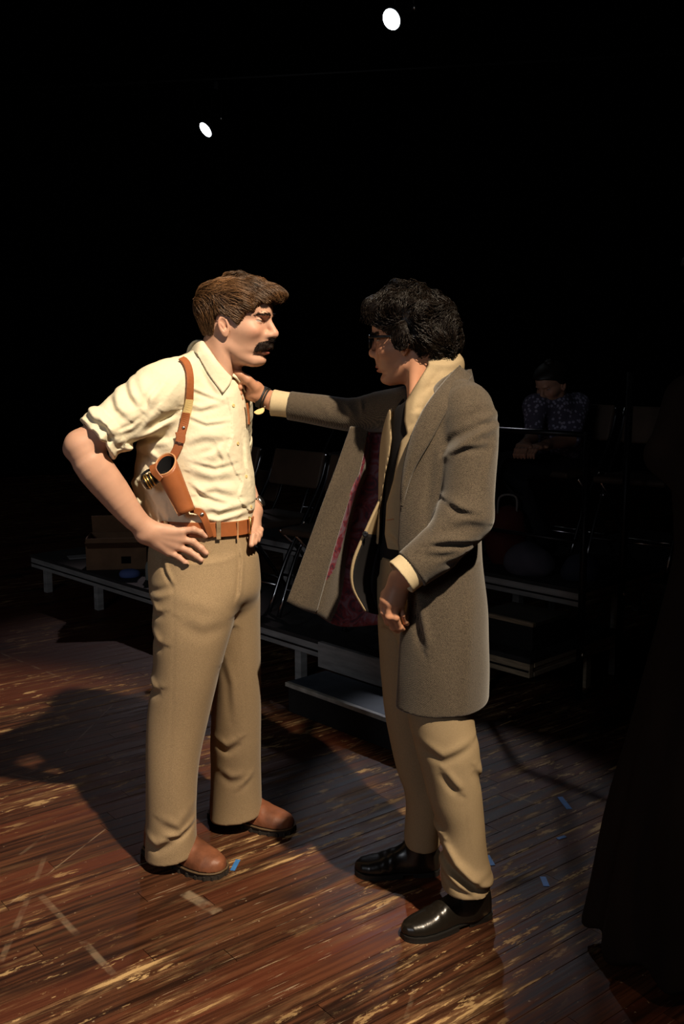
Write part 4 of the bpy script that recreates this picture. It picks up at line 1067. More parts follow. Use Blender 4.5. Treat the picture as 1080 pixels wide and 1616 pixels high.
    MB().add(li.reshape(-1, 3), [(i * n + k, i * n + (k + 1) % n, (i + 1) * n + (k + 1) % n, (i + 1) * n + k) for i in range(11) for k in range(n)] + [tuple(range(11 * n, 12 * n))]).build('cup_dark_inner', M['black'], cup, True)  # added black shell; its colour stands in for the shade inside the cup
    e = MB(); rim = (vo[:n] + vo[14 * n:15 * n]) / 2; e.tube(rim - ax * 0.001, 0.0026, 6, closed=True).build('rim', M['leather_edge'], cup, True)
    st = []
    for t in np.linspace(0.08, 0.95, 26): 
        wa = 0.0350 - 0.0085 * t; st.append(pt + ax * (t * Lh) - sd * wa * 0.93 + g * (-0.0098 if g[1] > 0 else 0.0098) * (1 - 0.2 * t))
    MB().tube(st, 0.0013, 5).build('stitching', M['leather_edge'], cup)
    # retaining flap folded over the near edge of the cup
    gg = g if g[1] < 0 else -g
    fl = [pt - sd * 0.030 - ax * 0.012 + gg * 0.006, pt - sd * 0.0345 + ax * 0.002 + gg * 0.016, pt - sd * 0.031 + ax * 0.018 + gg * 0.0205, pt - sd * 0.024 + ax * 0.034 + gg * 0.0245]
    fl = crom(fl, 10); MB().ribbon(fl, np.tile(gg - 0.5 * sd, (10, 1)), np.linspace(0.026, 0.016, 10), 0.003).build('flap', M['leather'], cup)
    strap('tie_down_strap', [(300, 806), (309, 806), (318, 810), (326, 826), (333, 846)], 18, np.concatenate([np.linspace(0.012, 0.022, 9), np.linspace(0.022, 0.017, 9)]), M['leather'], 0.008)
    p = on(soft, 319, 812, 0.0125); MB().lathe(p, (0.2, -1, 0.1), [(0.0058, 0), (0.006, 0.001), (0.004, 0.0028), (0.001, 0.0032)], 12).build('rivet', M['steel'], hol, True)
    pp, nn = on_path(soft, [(389, 636), (391, 648), (392, 660), (392, 670)], 8, 0.003); MB().ribbon(pp, nn, 0.013, 0.004).build('far_strap', M['leather'], hol)
    # wristwatch on the far wrist
    wt = bpy.data.objects.new('wristwatch', None); COL.objects.link(wt); wt.parent = root
    axw = foreL[3, :3] - foreL[2, :3]; axw /= np.linalg.norm(axw); cw = (foreL[3, :3] + foreL[2, :3]) / 2
    u1 = np.cross(axw, [0, 1, 0]); u1 /= np.linalg.norm(u1); u2 = np.cross(axw, u1)
    MB().tube([cw + 0.031 * (u1 * math.cos(t) + u2 * math.sin(t)) for t in np.linspace(0, 6.28, 25)[:-1]], 0.004, 6, closed=True).build('band', M['steel'], wt, True)
    out = np.array([0.85, -0.5, 0.1]); out -= axw * (out @ axw); out /= np.linalg.norm(out)
    MB().lathe(cw + out * 0.029, out, [(0.017, 0), (0.0185, 0.003), (0.0185, 0.007), (0.015, 0.0095)], 20).build('case', M['steel'], wt, True)
    MB().lathe(cw + out * 0.0385, out, [(0.0148, 0), (0.012, 0.0006)], 20).build('dial', M['dark_metal'], wt, True)
    # the pistol sits in the holster but is not part of it
    pg = empty('pistol', tuple(pt - sd * 0.02), 'black pistol with brass-ringed butt sticking out of the tan leather holster', 'pistol')
    bax = -sd * 0.96 + ax * 0.10; bax /= np.linalg.norm(bax); o = pt + ax * 0.018 + sd * 0.000 - gg * 0.004
    MB().lathe(o + bax * 0.024, bax, [(0.013, 0), (0.016, 0.006), (0.0175, 0.018), (0.0185, 0.030), (0.021, 0.040), (0.0215, 0.048), (0.017, 0.054), (0.006, 0.056)], 20).build('grip', M['black_leather'], pg, True)
    for a_, r_ in ((0.050, 0.0195), (0.060, 0.0208), (0.0665, 0.0222)):
        MB().tube([o + bax * a_ + r_ * (gg * math.cos(t) + np.cross(bax, gg) * math.sin(t)) for t in np.linspace(0, 6.28, 29)[:-1]], 0.0022, 6, closed=True).build('brass_band', M['brass'], pg, True)
    MB().tube([o + bax * 0.02, o + ax * 0.03, o + ax * 0.10], [0.012, 0.013, 0.008], 10).build('frame', M['dark_metal'], pg, True)
    MB().tube(crom([o + bax * 0.03 - ax * 0.012, o + bax * 0.045 - ax * 0.026, o + bax * 0.070 - ax * 0.024, o + bax * 0.078 - ax * 0.006], 10), 0.004, 6).build('hammer', M['dark_metal'], pg, True)
    return root, sh, tr
MANL, SHL, TRL = man_with_holster()

# ---------------------------------------------------------------- the man in the overcoat (right)
def wool_mat(name, c1, c2):
    m, nt, b = nodemat(name); N = nt.nodes; L = nt.links
    tc = N.new('ShaderNodeTexCoord'); n = N.new('ShaderNodeTexNoise'); n.inputs['Scale'].default_value = 420; n.inputs['Detail'].default_value = 2
    L.new(tc.outputs['Object'], n.inputs['Vector'])
    w = N.new('ShaderNodeTexWave'); w.inputs['Scale'].default_value = 130; w.inputs['Distortion'].default_value = 3; w.bands_direction = 'DIAGONAL'
    L.new(tc.outputs['Object'], w.inputs['Vector'])
    a = N.new('ShaderNodeMath'); a.operation = 'MULTIPLY_ADD'; a.inputs[1].default_value = 0.35; L.new(w.outputs['Fac'], a.inputs[0]); L.new(n.outputs['Fac'], a.inputs[2])
    r = N.new('ShaderNodeMapRange'); r.inputs['From Min'].default_value = 0.42; r.inputs['From Max'].default_value = 0.92; L.new(a.outputs[0], r.inputs['Value'])
    x = N.new('ShaderNodeMix'); x.data_type = 'RGBA'; x.inputs['A'].default_value = (*c1, 1); x.inputs['B'].default_value = (*c2, 1)
    L.new(r.outputs[0], x.inputs['Factor']); L.new(x.outputs['Result'], b.inputs['Base Color'])
    b.inputs['Roughness'].default_value = 0.95; b.inputs['Specular IOR Level'].default_value = 0.1
    b.inputs['Sheen Weight'].default_value = 0.25
    bp = N.new('ShaderNodeBump'); bp.inputs['Strength'].default_value = 0.3; bp.inputs['Distance'].default_value = 0.002
    L.new(n.outputs['Fac'], bp.inputs['Height']); L.new(bp.outputs[0], b.inputs['Normal'])
    return m
M['wool'] = wool_mat('grey_brown_wool', (0.027, 0.0205, 0.0142), (0.126, 0.098, 0.069))
M['tan_suit'] = mat('tan_suiting', (0.375, 0.285, 0.170), 0.85, spec=0.15, var=0.07, vscale=380, bump=0.1, bscale=500)
M['cuff'] = mat('pale_tan_cuff', (0.56, 0.45, 0.28), 0.85, spec=0.15, var=0.05, vscale=300)
M['dark_shirt'] = mat('black_shirt', (0.012, 0.011, 0.012), 0.9, spec=0.15)
def lining_mat():
    m, nt, b = nodemat('paisley_lining'); N = nt.nodes; L = nt.links
    tc = N.new('ShaderNodeTexCoord'); n = N.new('ShaderNodeTexNoise'); n.inputs['Scale'].default_value = 22; n.inputs['Detail'].default_value = 3; n.inputs['Distortion'].default_value = 2.2
    L.new(tc.outputs['Object'], n.inputs['Vector'])
    r = N.new('ShaderNodeValToRGB'); e = r.color_ramp.elements
    e[0].position = 0.38; e[0].color = (0.050, 0.022, 0.036, 1); e[1].position = 0.62; e[1].color = (0.15, 0.085, 0.115, 1)
    k = e.new(0.48); k.color = (0.15, 0.020, 0.030, 1)
    L.new(n.outputs['Fac'], r.inputs[0]); L.new(r.outputs[0], b.inputs['Base Color']); b.inputs['Roughness'].default_value = 0.5
    return m
M['lining'] = lining_mat()
M['glass'] = mat('spectacle_glass', (0.95, 0.97, 0.97), 0.03); M['glass'].node_tree.nodes['Principled BSDF'].inputs['Transmission Weight'].default_value = 1.0
M['glass'].node_tree.nodes['Principled BSDF'].inputs['IOR'].default_value = 1.05
M['plastic'] = mat('black_frame', (0.006, 0.006, 0.007), 0.25)

def man_in_overcoat():
    root = empty('person', (0.26, 2.72, 0), 'curly-haired man in glasses and grey-brown overcoat, arm stretched to the other man', 'person')
    SK = (0.50, 0.245, 0.145)
    near = ZLoft([lv(1425, 698, 775, 2.585, 0.082), lv(1385, 697, 776, 2.585, 0.082), lv(1345, 693, 769, 2.583, 0.078), lv(1300, 690, 766, 2.58, 0.078), lv(1256, 677, 762, 2.575, 0.083), lv(1183, 657, 758, 2.57, 0.09),
                  lv(1134, 645, 750, 2.57, 0.093), lv(1050, 634, 752, 2.59, 0.10), lv(960, 622, 754, 2.63, 0.11), lv(915, 622, 752, 2.66, 0.10)], 2.2)
    far = ZLoft([lv(1350, 639, 693, 2.85, 0.082), lv(1315, 639, 694, 2.85, 0.080), lv(1275, 640, 700, 2.85, 0.078), lv(1245, 637, 702, 2.85, 0.08), lv(1204, 623, 702, 2.85, 0.085),
                 lv(1126, 607, 695, 2.84, 0.092), lv(1050, 600, 690, 2.82, 0.10), lv(960, 597, 700, 2.79, 0.11), lv(915, 600, 700, 2.78, 0.10)], 2.2)
    hips = ZLoft([lv(985, 606, 752, 2.72, 0.13), lv(950, 599, 756, 2.72, 0.15), lv(900, 600, 754, 2.72, 0.15), lv(875, 602, 750, 2.72, 0.14)], 2.3)
    ft = Folds(2.65, [([(716, 1150), (724, 1250), (735, 1340)], 1.5, -0.001, 'r'), ([(690, 1180), (705, 1200), (716, 1212)], 8, 0.006, 's'), ([(655, 1140), (690, 1160), (735, 1140)], 9, 0.004, 's'),
                      ([(683, 1290), (705, 1325), (745, 1360), (772, 1368)], 9, 0.017, 's'), ([(694, 1345), (715, 1360), (740, 1372)], 6, 0.007, 's'), ([(700, 1330), (730, 1350), (765, 1350)], 8, 0.005, 's'),
                      ([(645, 1262), (662, 1280), (690, 1290)], 7, 0.009, 's'), ([(640, 1280), (660, 1292), (690, 1312)], 7, 0.008, 's'), ([(654, 1170), (668, 1230), (684, 1290)], 6, 0.003, 's'),
                      ([(703, 1402), (735, 1412), (770, 1408)], 1.5, -0.001, 'r'), ([(625, 900), (612, 930), (606, 960)], 5, 0.005, 's'), ([(740, 1180), (752, 1200), (758, 1220)], 8, 0.005, 's')])
    zn, zf = P(732, 1421, 2.505)[2], P(662, 1347, 2.77)[2]
    def tr(p, fine=True):
        a = np.maximum(near(p), zn - p[:, 2]); b = np.maximum(far(p), zf - p[:, 2])
        d = smin(a, b, 0.01); d = smin(d, hips(p), 0.03)
        if fine: d = d - ft(p, np.full(len(p), 2.74)) - 0.0018 * wav(p, 18, 2, (1, 1, 0.5)) - 0.001 * wav(p, 50, 4)
        return d
    sdf_obj('trousers', tr, (-0.02, 2.46, 0.0), (0.46, 2.98, 1.08), 0.0046, mat('tan_suit_trousers', (0.310, 0.228, 0.132), 0.88, spec=0.15, var=0.08, vscale=350, bump=0.1, bscale=500), root)
    # shirt, suit jacket
    torso = ZLoft([lv(905, 604, 750, 2.74, 0.135), lv(870, 601, 750, 2.74, 0.14), lv(800, 604, 752, 2.74, 0.145), lv(740, 606, 754, 2.745, 0.148), lv(690, 611, 752, 2.75, 0.145), lv(650, 622, 746, 2.75, 0.135),
                   lv(625, 638, 736, 2.75, 0.115), lv(605, 654, 722, 2.75, 0.085), lv(585, 664, 712, 2.75, 0.062)], 2.3)
    neckA, neckB = P(655, 560, 2.76), P(676, 625, 2.755)
    def shirt(p):
        d = torso(p) - 0.0015 * wav(p, 25, 3)
        return smax(d, -capsule(p, P(650, 570, 2.75), P(660, 622, 2.74), 0.060, 0.055), 0.006)
    sdf_obj('shirt', shirt, (0.05, 2.54, 1.0), (0.45, 2.96, 1.56), 0.006, M['dark_shirt'], root)
    def xat(tab, Y):
        q = np.array([P(x, y, Y)[[2, 0]] for x, y in tab]); q = q[np.argsort(q[:, 0])]; return lambda z: np.interp(z, q[:, 0], q[:, 1])
    jn = xat([(679, 577), (655, 614), (642, 638), (639, 665), (643, 685), (634, 697), (628, 726), (622, 760), (612, 800), (609, 850), (616, 885), (630, 930)], 2.62)
    jf = xat([(650, 560), (630, 604), (621, 640), (618, 668), (619, 692), (615, 720), (609, 750), (602, 800), (598, 880), (596, 930)], 2.66)
    fj = Folds(2.62, [([(690, 612), (672, 640), (660, 668)], 8, 0.006, 's'), ([(706, 600), (690, 612), (676, 620)], 6, 0.005, 's'), ([(680, 640), (668, 648), (655, 650)], 6, 0.005, 's'),
                      ([(672, 600), (656, 625), (648, 655)], 7, 0.006, 'r'), ([(700, 588), (690, 600), (684, 606)], 5, 0.004, 's'), ([(668, 662), (654, 672), (646, 680)], 5, 0.004, 's'),
                      ([(612, 842), (622, 850), (628, 860)], 6, 0.004, 's')])
    def jack0(p): 
        d = torso(p) - 0.014
        return smin(d, capsule(p, P(664, 600, 2.69), P(707, 577, 2.74), 0.040, 0.046), 0.03)
    def jacket(p):
        z = p[:, 2]; d = jack0(p) - 0.0015 * wav(p, 28, 5) - fj(p, np.full(len(p), 2.74))
        win = np.maximum(np.maximum(p[:, 0] - jn(z), jf(z) - p[:, 0]), p[:, 1] - 2.80)
        d = smax(d, -win, 0.004)
        return smax(d, -capsule(p, P(648, 572, 2.75), P(662, 618, 2.75), 0.066, 0.060), 0.006)
    jk = sdf_obj('suit_jacket', jacket, (0.03, 2.52, 1.05), (0.45, 2.98, 1.60), 0.0042, M['tan_suit'], root)
    # overcoat body with both sleeves, open at the front
    coat = ZLoft([lv(1136, 608, 767, 2.685, 0.215), lv(1060, 609, 770, 2.685, 0.213), lv(1000, 610, 770, 2.685, 0.210), lv(940, 608, 768, 2.69, 0.203), lv(870, 604, 760, 2.70, 0.192), lv(800, 600, 760, 2.71, 0.183),
                  lv(740, 602, 764, 2.72, 0.180), lv(690, 610, 768, 2.725, 0.176), lv(650, 624, 768, 2.73, 0.164), lv(622, 644, 758, 2.735, 0.140), lv(602, 664, 746, 2.74, 0.105), lv(586, 684, 736, 2.745, 0.074)], 2.25)
    slN = np.array([pxl(716, 632, 2.66, 0.064), pxl(738, 656, 2.60, 0.074), pxl(744, 710, 2.555, 0.0665), pxl(740, 775, 2.525, 0.066), pxl(735, 815, 2.505, 0.0665)])
    fsN = np.array([pxl(735, 815, 2.505, 0.0665), pxl(702, 857, 2.475, 0.0595), pxl(640, 905, 2.445, 0.0500)])
    c0 = P(649, 899, 2.45); axN = fsN[2, :3] - fsN[1, :3]; axN /= np.linalg.norm(axN)
    slF = np.array([pxl(650, 645, 2.84, 0.070), pxl(604, 650, 2.91, 0.062), pxl(556, 655, 2.94, 0.0500), pxl(500, 646, 2.96, 0.0455), pxl(445, 638, 2.975, 0.0410)])
    f0 = P(456, 639, 2.972); axF = slF[4, :3] - slF[3, :3]; axF /= np.linalg.norm(axF)
    xf = xat([(735, 572), (722, 586), (700, 610), (670, 645), (648, 690), (638, 740), (632, 790), (628, 860), (634, 905), (642, 950), (631, 1000), (624, 1134), (623, 1200)], 2.56)
    fc = Folds(2.55, [([(786, 668), (752, 676), (720, 694), (704, 712)], 8, 0.010, 's'), ([(780, 650), (755, 656), (735, 672)], 10, 0.005, 's'), ([(712, 712), (728, 704), (768, 700)], 6, 0.005, 's'),
                      ([(702, 785), (718, 795), (742, 800)], 7, 0.008, 's'), ([(668, 846), (700, 842), (740, 844)], 7, 0.010, 's'), ([(660, 856), (690, 858), (720, 856)], 8, 0.006, 's'), ([(700, 820), (730, 812), (760, 818)], 9, 0.005, 's'),
                      ([(690, 872), (715, 868), (740, 856)], 7, 0.006, 's'), ([(656, 940), (660, 975), (668, 1015)], 8, 0.010, 's'), ([(648, 880), (655, 900), (664, 915)], 6, 0.003, 's'),
                      ([(738, 896), (752, 893), (762, 890)], 1.5, -0.002, 'r'), ([(690, 700), (684, 760), (676, 820)], 9, 0.005, 's'), ([(775, 690), (756, 740), (752, 770)], 9, 0.004, 's'), ([(735, 920), (728, 1000), (722, 1110)], 14, 0.004, 's'),
                      ([(755, 600), (750, 622), (742, 640)], 9, 0.003, 's'), ([(535, 634), (545, 650), (556, 668)], 6, 0.007, 's'), ([(520, 636), (528, 655), (524, 668)], 6, 0.006, 's'), ([(490, 628), (498, 648), (512, 668)], 7, 0.006, 's'), ([(566, 632), (572, 652), (578, 676)], 7, 0.006, 's')])
    zh = P(690, 1133, 2.478)[2]
    def overcoat(p, fine=True):
        z = p[:, 2]
        disp = 0.0
        if fine: disp = fc(p, np.where(p[:, 0] < 0.06, 2.9, 2.74)) + 0.0022 * wav(p, 15, 4, (1, 1, 0.6)) + 0.0010 * wav(p, 42, 1)
        b = coat(p) - disp; shell = np.maximum(np.maximum(b, -(b + 0.010)), zh + 0.03 * (p[:, 0] - 0.25) - p[:, 2])
        b2 = smax(shell, (xf(z) - p[:, 0]), 0.004)
        S_ = smin(limb(p, slN, 11), limb(p, fsN, 7), 0.02) - disp; S_ = np.maximum(S_, (p - c0) @ axN)
        R_ = np.maximum(limb(p, slF, 12) - disp, (p - f0) @ axF)
        R_ = np.maximum(R_, p[:, 0] - P(640, 650, 2.86)[0])
        d = smin(smin(b2, S_, 0.016), R_, 0.012)
        # sleeves are open at the wrist, and the chest keeps clear
        d = np.maximum(d, -np.maximum(limb(p, fsN[1:], 4) + 0.010, -((p - c0) @ axN) - 0.03))
        d = np.maximum(d, -np.maximum(limb(p, slF[2:], 6) + 0.008, -((p - f0) @ axF) - 0.03))
        return d
    oc = sdf_obj('overcoat', overcoat, (-0.20, 2.36, 0.52), (0.50, 3.02, 1.60), 0.0046, M['wool'], root)
    # lapel and collar laid on the near edge
    cs = lambda p: np.minimum(coat(p), jack0(p) - 0.004)
    I = [(727, 577), (712, 592), (690, 618), (668, 650), (650, 690), (639, 735), (634, 775), (633, 800)]; O_ = [(746, 592), (738, 606), (722, 630), (703, 655), (683, 692), (656, 738), (641, 778), (636, 800)]
    Ii = on_many(cs, crom(np.array(I, float), 44), 0.010); Oo = on_many(cs, crom(np.array(O_, float), 44), 0.008)
    def lap(u, v):
        i = (u[:, 0] * 43).round().astype(int); a, b = Ii[i][:, None], Oo[i][:, None]; w = v[..., None]
        return a * (1 - w) + b * w + np.array([-0.35, -0.9, 0.25]) * (0.010 * np.sin(np.pi * w) + 0.004) * sstep(1.0, 0.8, u)[..., None]
    sheet_obj('lapel', lap, 44, 12, 0.006, M['wool'], oc)
    # collar standing round the back of the neck
    def col_(u, v):
        t = math.pi * (1.30 + u * 1.30); c = P(694, 590, 2.745)
        r = 0.077 + 0.012 * v
        return np.stack([c[0] + 0.006 + r * 1.0 * np.cos(t), c[1] + r * 1.02 * np.sin(t), c[2] + 0.040 * sstep(0.0, 0.45, u) * sstep(1.0, 0.6, u) - 0.038 - 0.050 * v + 0.010 * np.cos(t)], -1)
    sheet_obj('collar', col_, 40, 10, 0.007, M['wool'], oc)
    # right front panel of the coat, pulled open by the raised arm: wool outside and facing, patterned lining inside
    cols = [[(553, 674, 2.880), (528, 744, 2.865), (503, 812, 2.850), (452, 950, 2.820)], [(582, 672, 2.905), (567, 744, 2.900), (547, 800, 2.885), (498, 970, 2.860)],
            [(598, 672, 2.93), (582, 750, 2.955), (560, 830, 2.955), (536, 988, 2.925)], [(625, 680, 2.93), (622, 760, 2.945), (616, 850, 2.95), (602, 985, 2.945)], [(655, 680, 2.86), (664, 760, 2.86), (674, 850, 2.86), (684, 975, 2.86)]]
    CW = np.array([[P(*q) for q in c] for c in cols]); CW = np.stack([crom(c, 60) for c in CW]); 
    def panel(lo_, hi_, off):
        def fn(u, v):
            a = lo_ + (hi_ - lo_) * u[:, 0]; out = np.zeros((*u.shape, 3)); j = np.round(v[0] * 59).astype(int)
            full = np.stack([crom(CW[:, k], 81) for k in j], 1)           # 81 x nv x 3
            i = a * 80; i0 = np.clip(i.astype(int), 0, 79); t = (i - i0)[:, None, None]
            out = full[i0] * (1 - t) + full[i0 + 1] * t
            n_ = np.array([0.28, 0.95, 0.1])
            return out + n_ * (off + 0.006 * np.sin(9 * v + 4 * u) * v)[..., None]
        return fn
    sheet_obj('front_panel', panel(0, 1, 0.009), 60, 50, 0.006, M['wool'], oc)
    sheet_obj('facing', panel(0, 0.25, 0.002), 24, 50, 0.005, M['wool'], oc)
    sheet_obj('lining', panel(0.235, 1, 0.004), 44, 50, 0.004, M['lining'], oc)
    # far front of the suit jacket hanging open, with its button
    jc = [[(600, 788, 2.70), (578, 835, 2.69), (557, 886, 2.685), (556, 925, 2.69), (576, 964, 2.70)], [(612, 788, 2.755), (602, 838, 2.76), (588, 889, 2.76), (584, 930, 2.765), (598, 969, 2.77)], [(640, 786, 2.84), (642, 840, 2.86), (640, 890, 2.87), (640, 930, 2.87), (642, 966, 2.87)]]
    JW = np.stack([crom(np.array([P(*q) for q in c]), 40) for c in jc])
    def jp(u, v):
        j = np.round(v[0] * 39).astype(int); full = np.stack([crom(JW[:, k], 21) for k in j], 1); i = np.round(u[:, 0] * 20).astype(int); return full[i]
    sheet_obj('front_panel', jp, 21, 40, 0.006, M['tan_suit'], jk)
    def jin(u, v):
        j = np.round((0.27 + 0.73 * v[0]) * 39).astype(int); full = np.stack([crom(JW[:, k], 21) for k in j], 1); i = np.round((0.05 + 0.95 * u[:, 0]) * 20).astype(int)
        return full[i] + np.array([0.002, -0.006, 0])
    sheet_obj('lining', jin, 21, 30, 0.002, M['dark_shirt'], jk)
    b = P(577, 843, 2.679); MB().lathe(b, (-0.3, -1, 0.1), [(0.0085, 0), (0.009, 0.002), (0.007, 0.0035), (0.003, 0.0025)], 14).build('button', M['dark_metal'], jk, True)
    pp, nn = on_path(jacket, [(610, 821), (616, 820), (622, 819)], 5, 0.0005); MB().ribbon(pp, nn, 0.0022, 0.001).build('buttonhole', M['leather'], jk)
    # turned back jacket cuffs
    d0 = P(632, 911, 2.442); fN2 = np.array([pxl(690, 867, 2.468, 0.050), pxl(650, 898, 2.45, 0.0475), pxl(628, 915, 2.44, 0.0485)])
    def cuffN(p):
        d = limb(p, fN2, 5) - 0.0012 * wav(p, 60, 2); d = np.maximum(d, np.maximum((p - d0) @ axN, -((p - c0) @ axN) - 0.03))
        return np.maximum(d, -(limb(p, fN2, 5) + 0.006))
    sdf_obj('jacket_cuff', cuffN, d0 - 0.12, d0 + 0.12, 0.003, M['cuff'], root)
    e0 = P(430, 636, 2.98); fF2 = np.array([pxl(480, 642, 2.966, 0.039), pxl(455, 639, 2.973, 0.0385), pxl(426, 635, 2.98, 0.0400)])
    def cuffF(p):
        d = limb(p, fF2, 5) - 0.0016 * wav(p, 55, 3); d = np.maximum(d, np.maximum((p - e0) @ axF, -((p - f0) @ axF) - 0.03))
        return np.maximum(d, -(limb(p, fF2, 5) + 0.009))
    sdf_obj('jacket_cuff', cuffF, e0 - 0.11, e0 + 0.12, 0.003, M['cuff'], root)
    # body
    H = Head(P(655, 533, 2.76), math.radians(180 - 20), math.radians(3), 0.925, 0.90, 1.02, 0.0)
    nb = H.W((-0.025, 0, -0.05))
    def headf(p):
        q = H.L(p); d = H.face(q) * H.k
        nk = capsule(p, nb, neckB, 0.053, 0.058)
        nk = smin(nk, capsule(p, H.W((-0.012, 0.048, -0.06)), P(652, 622, 2.69), 0.012, 0.012), 0.035)
        return smin(d, nk, 0.012)
    kn = [P(607, 946, 2.482), P(615, 951, 2.468), P(624, 954, 2.468), P(632, 953, 2.478)]
    fg = [([kn[0], P(606, 966, 2.482), P(612, 981, 2.500), P(620, 987, 2.518)], 0.0098, 0.0075), ([kn[1], P(614, 973, 2.465), P(621, 990, 2.485), P(628, 995, 2.505)], 0.0100, 0.0076),
          ([kn[2], P(625, 975, 2.465), P(631, 990, 2.485), P(636, 992, 2.505)], 0.0097, 0.0073), ([kn[3], P(635, 970, 2.478), P(640, 981, 2.495), P(643, 984, 2.510)], 0.0086, 0.0066)]
    hN = hand_sdf(P(633, 914, 2.490), kn, fg, ([P(624, 922, 2.512), P(609, 938, 2.518), P(605, 956, 2.522), P(609, 970, 2.522)], 0.015, 0.0085), palm_r=0.0165)
    def armN(p): return smin(limb(p, np.array([pxl(690, 866, 2.468, 0.042), pxl(655, 896, 2.46, 0.034), pxl(632, 914, 2.485, 0.027)]), 6), hN(p), 0.016) - 0.0005 * wav(p, 70, 3)
    kF = [P(381, 594, 2.998), P(377, 603, 3.004), P(376, 613, 3.000), P(378, 622, 2.990)]
    fF = [([kF[0], P(369, 594, 2.975), P(373, 601, 2.948), P(381, 603, 2.938)], 0.0100, 0.0078), ([kF[1], P(365, 604, 2.975), P(369, 611, 2.945), P(379, 612, 2.936)], 0.0102, 0.0078),
          ([kF[2], P(365, 615, 2.973), P(369, 621, 2.945), P(379, 621, 2.938)], 0.0098, 0.0075), ([kF[3], P(368, 626, 2.968), P(372, 630, 2.945), P(381, 629, 2.940)], 0.0088, 0.0068)]
    hF = hand_sdf(P(404, 618, 2.968), kF, fF, ([P(402, 611, 2.952), P(391, 600, 2.936), P(380, 592, 2.930), P(371, 587, 2.933)], 0.0165, 0.0088), palm_r=0.0165)
    armF_ = np.array([pxl(500, 646, 2.96, 0.036), pxl(445, 636, 2.975, 0.032), pxl(418, 628, 2.985, 0.0275), pxl(404, 619, 2.988, 0.0265)])
    def armF(p): return smin(limb(p, armF_, 8), hF(p), 0.016) - 0.0005 * wav(p, 70, 2)
    def inner(p): return np.maximum(np.minimum(torso(p) + 0.02, tr(p, False) + 0.022), 0.12 - p[:, 2])
    V, Q, C, n = [], [], [], 0
    nailsN = [(f[0][-2] * 0.3 + f[0][-1] * 0.7 + np.array([-0.002, -0.007, -0.002]), 0.0055, 0.6) for f in fg]
    for f, a, b_, h, hd, nl in ((headf, H.O - np.array([0.17, 0.12, 0.21]), H.O + np.array([0.12, 0.12, 0.13]), 0.0019, H, ()), (armN, P(620, 950, 2.48) - 0.13, P(640, 930, 2.47) + np.array([0.13, 0.13, 0.16]), 0.0022, None, nailsN),
                                (armF, (-0.36, 2.88, 1.36), (-0.05, 3.10, 1.54), 0.0022, None, ()), (inner, (0.0, 2.45, 0.1), (0.45, 2.95, 1.45), 0.016, None, ())):
        v, q = snet(f, a, b_, h); V.append(v); Q.append(q + n); C.append(skin_col(SK, v, hd, nl)); n += len(v)
    V = np.concatenate(V); link('body', mesh_np('body', V - wloc(root), Q, True, np.concatenate(C)), M['skin'], root)
    for s in (-1, 1): eyeball(H, root, s, (0.02, 0.011, 0.006))
    # curly dark hair
    hx = np.array([-0.17, -0.066, -0.05, -0.034, -0.02, -0.004, 0.014, 0.036, 0.052, 0.09, 0.125, 0.16, 0.2])
    hz = np.array([-0.080, -0.085, -0.079, -0.060, -0.030, -0.022, -0.036, -0.022, 0.016, 0.034, 0.050, 0.062, 0.06])
    def vol(p):
        q = H.L(p)
        d = H.skull(q) - 0.013 - 0.008 * sstep(-0.03, 0.05, q[:, 2])
        d = smin(d, ell(q, (0.018, 0.0, 0.086), (0.108, 0.082, 0.056)), 0.03)
        d = smin(d, ell(q, (0.106, 0.0, 0.088), (0.044, 0.056, 0.034)), 0.02)
        d = smin(d, ell(q, (-0.062, 0.0, 0.012), (0.064, 0.080, 0.080)), 0.03)
        d = smin(d, ell(q, (-0.078, 0.0, -0.055), (0.034, 0.058, 0.032)), 0.03)
        d = smin(d, ell(q, (0.010, 0.062, 0.010), (0.050, 0.030, 0.045)), 0.02)
        return (d - 0.0098 * wav(q, 66, 1) - 0.0035 * wav(q, 130, 4)) * H.k
    def okh(p, m=0.0): q = H.L(p); return q[:, 2] > np.interp(q[:, 0], hx, hz) - m + 0.008 * wav(q, 70, 3) * (q[:, 0] < 0.11)
    def capf(p):
        q = H.L(p); return smax(vol(p) + 0.005, (np.interp(q[:, 0], hx, hz) + 0.006 - q[:, 2]) * H.k, 0.008)
    hb = mat('black_brown_hair', (0.0085, 0.0050, 0.0032), 0.42, spec=0.3, var=0.3, vscale=60)
    cv, cq = snet(capf, H.O - np.array([0.20, 0.15, 0.13]), H.O + np.array([0.20, 0.15, 0.19]), 0.0040)
    rt = surface_points(cv, cq, 7000, 8); rt = rt[okh(rt, -0.004)]
    def flow(p):
        q = H.L(p); r = q - np.array([-0.035, -0.055, 0.125])
        d = r / (np.linalg.norm(r, axis=1)[:, None] + 1e-6)
        d = d + 1.15 * np.stack([wav(q, 55, 2), wav(q, 55, 3), wav(q, 55, 4)], 1)
        return d @ H.R.T
    rg = np.random.default_rng(9)
    sv, sq, _ = strands(rt, flow, vol, 12, 0.0058, 0.006 * wav(H.L(rt), 150, 5) + rg.uniform(-0.003, 0.009, len(rt)), 0.00095, 0.0030, 330, 6, 0.25, settle=0.55, okf=lambda p: okh(p, 0.006))
    link('hair', mesh_np('hair', np.concatenate([cv, sv]) - wloc(root), [cq, sq + len(cv)], True), hb, root)
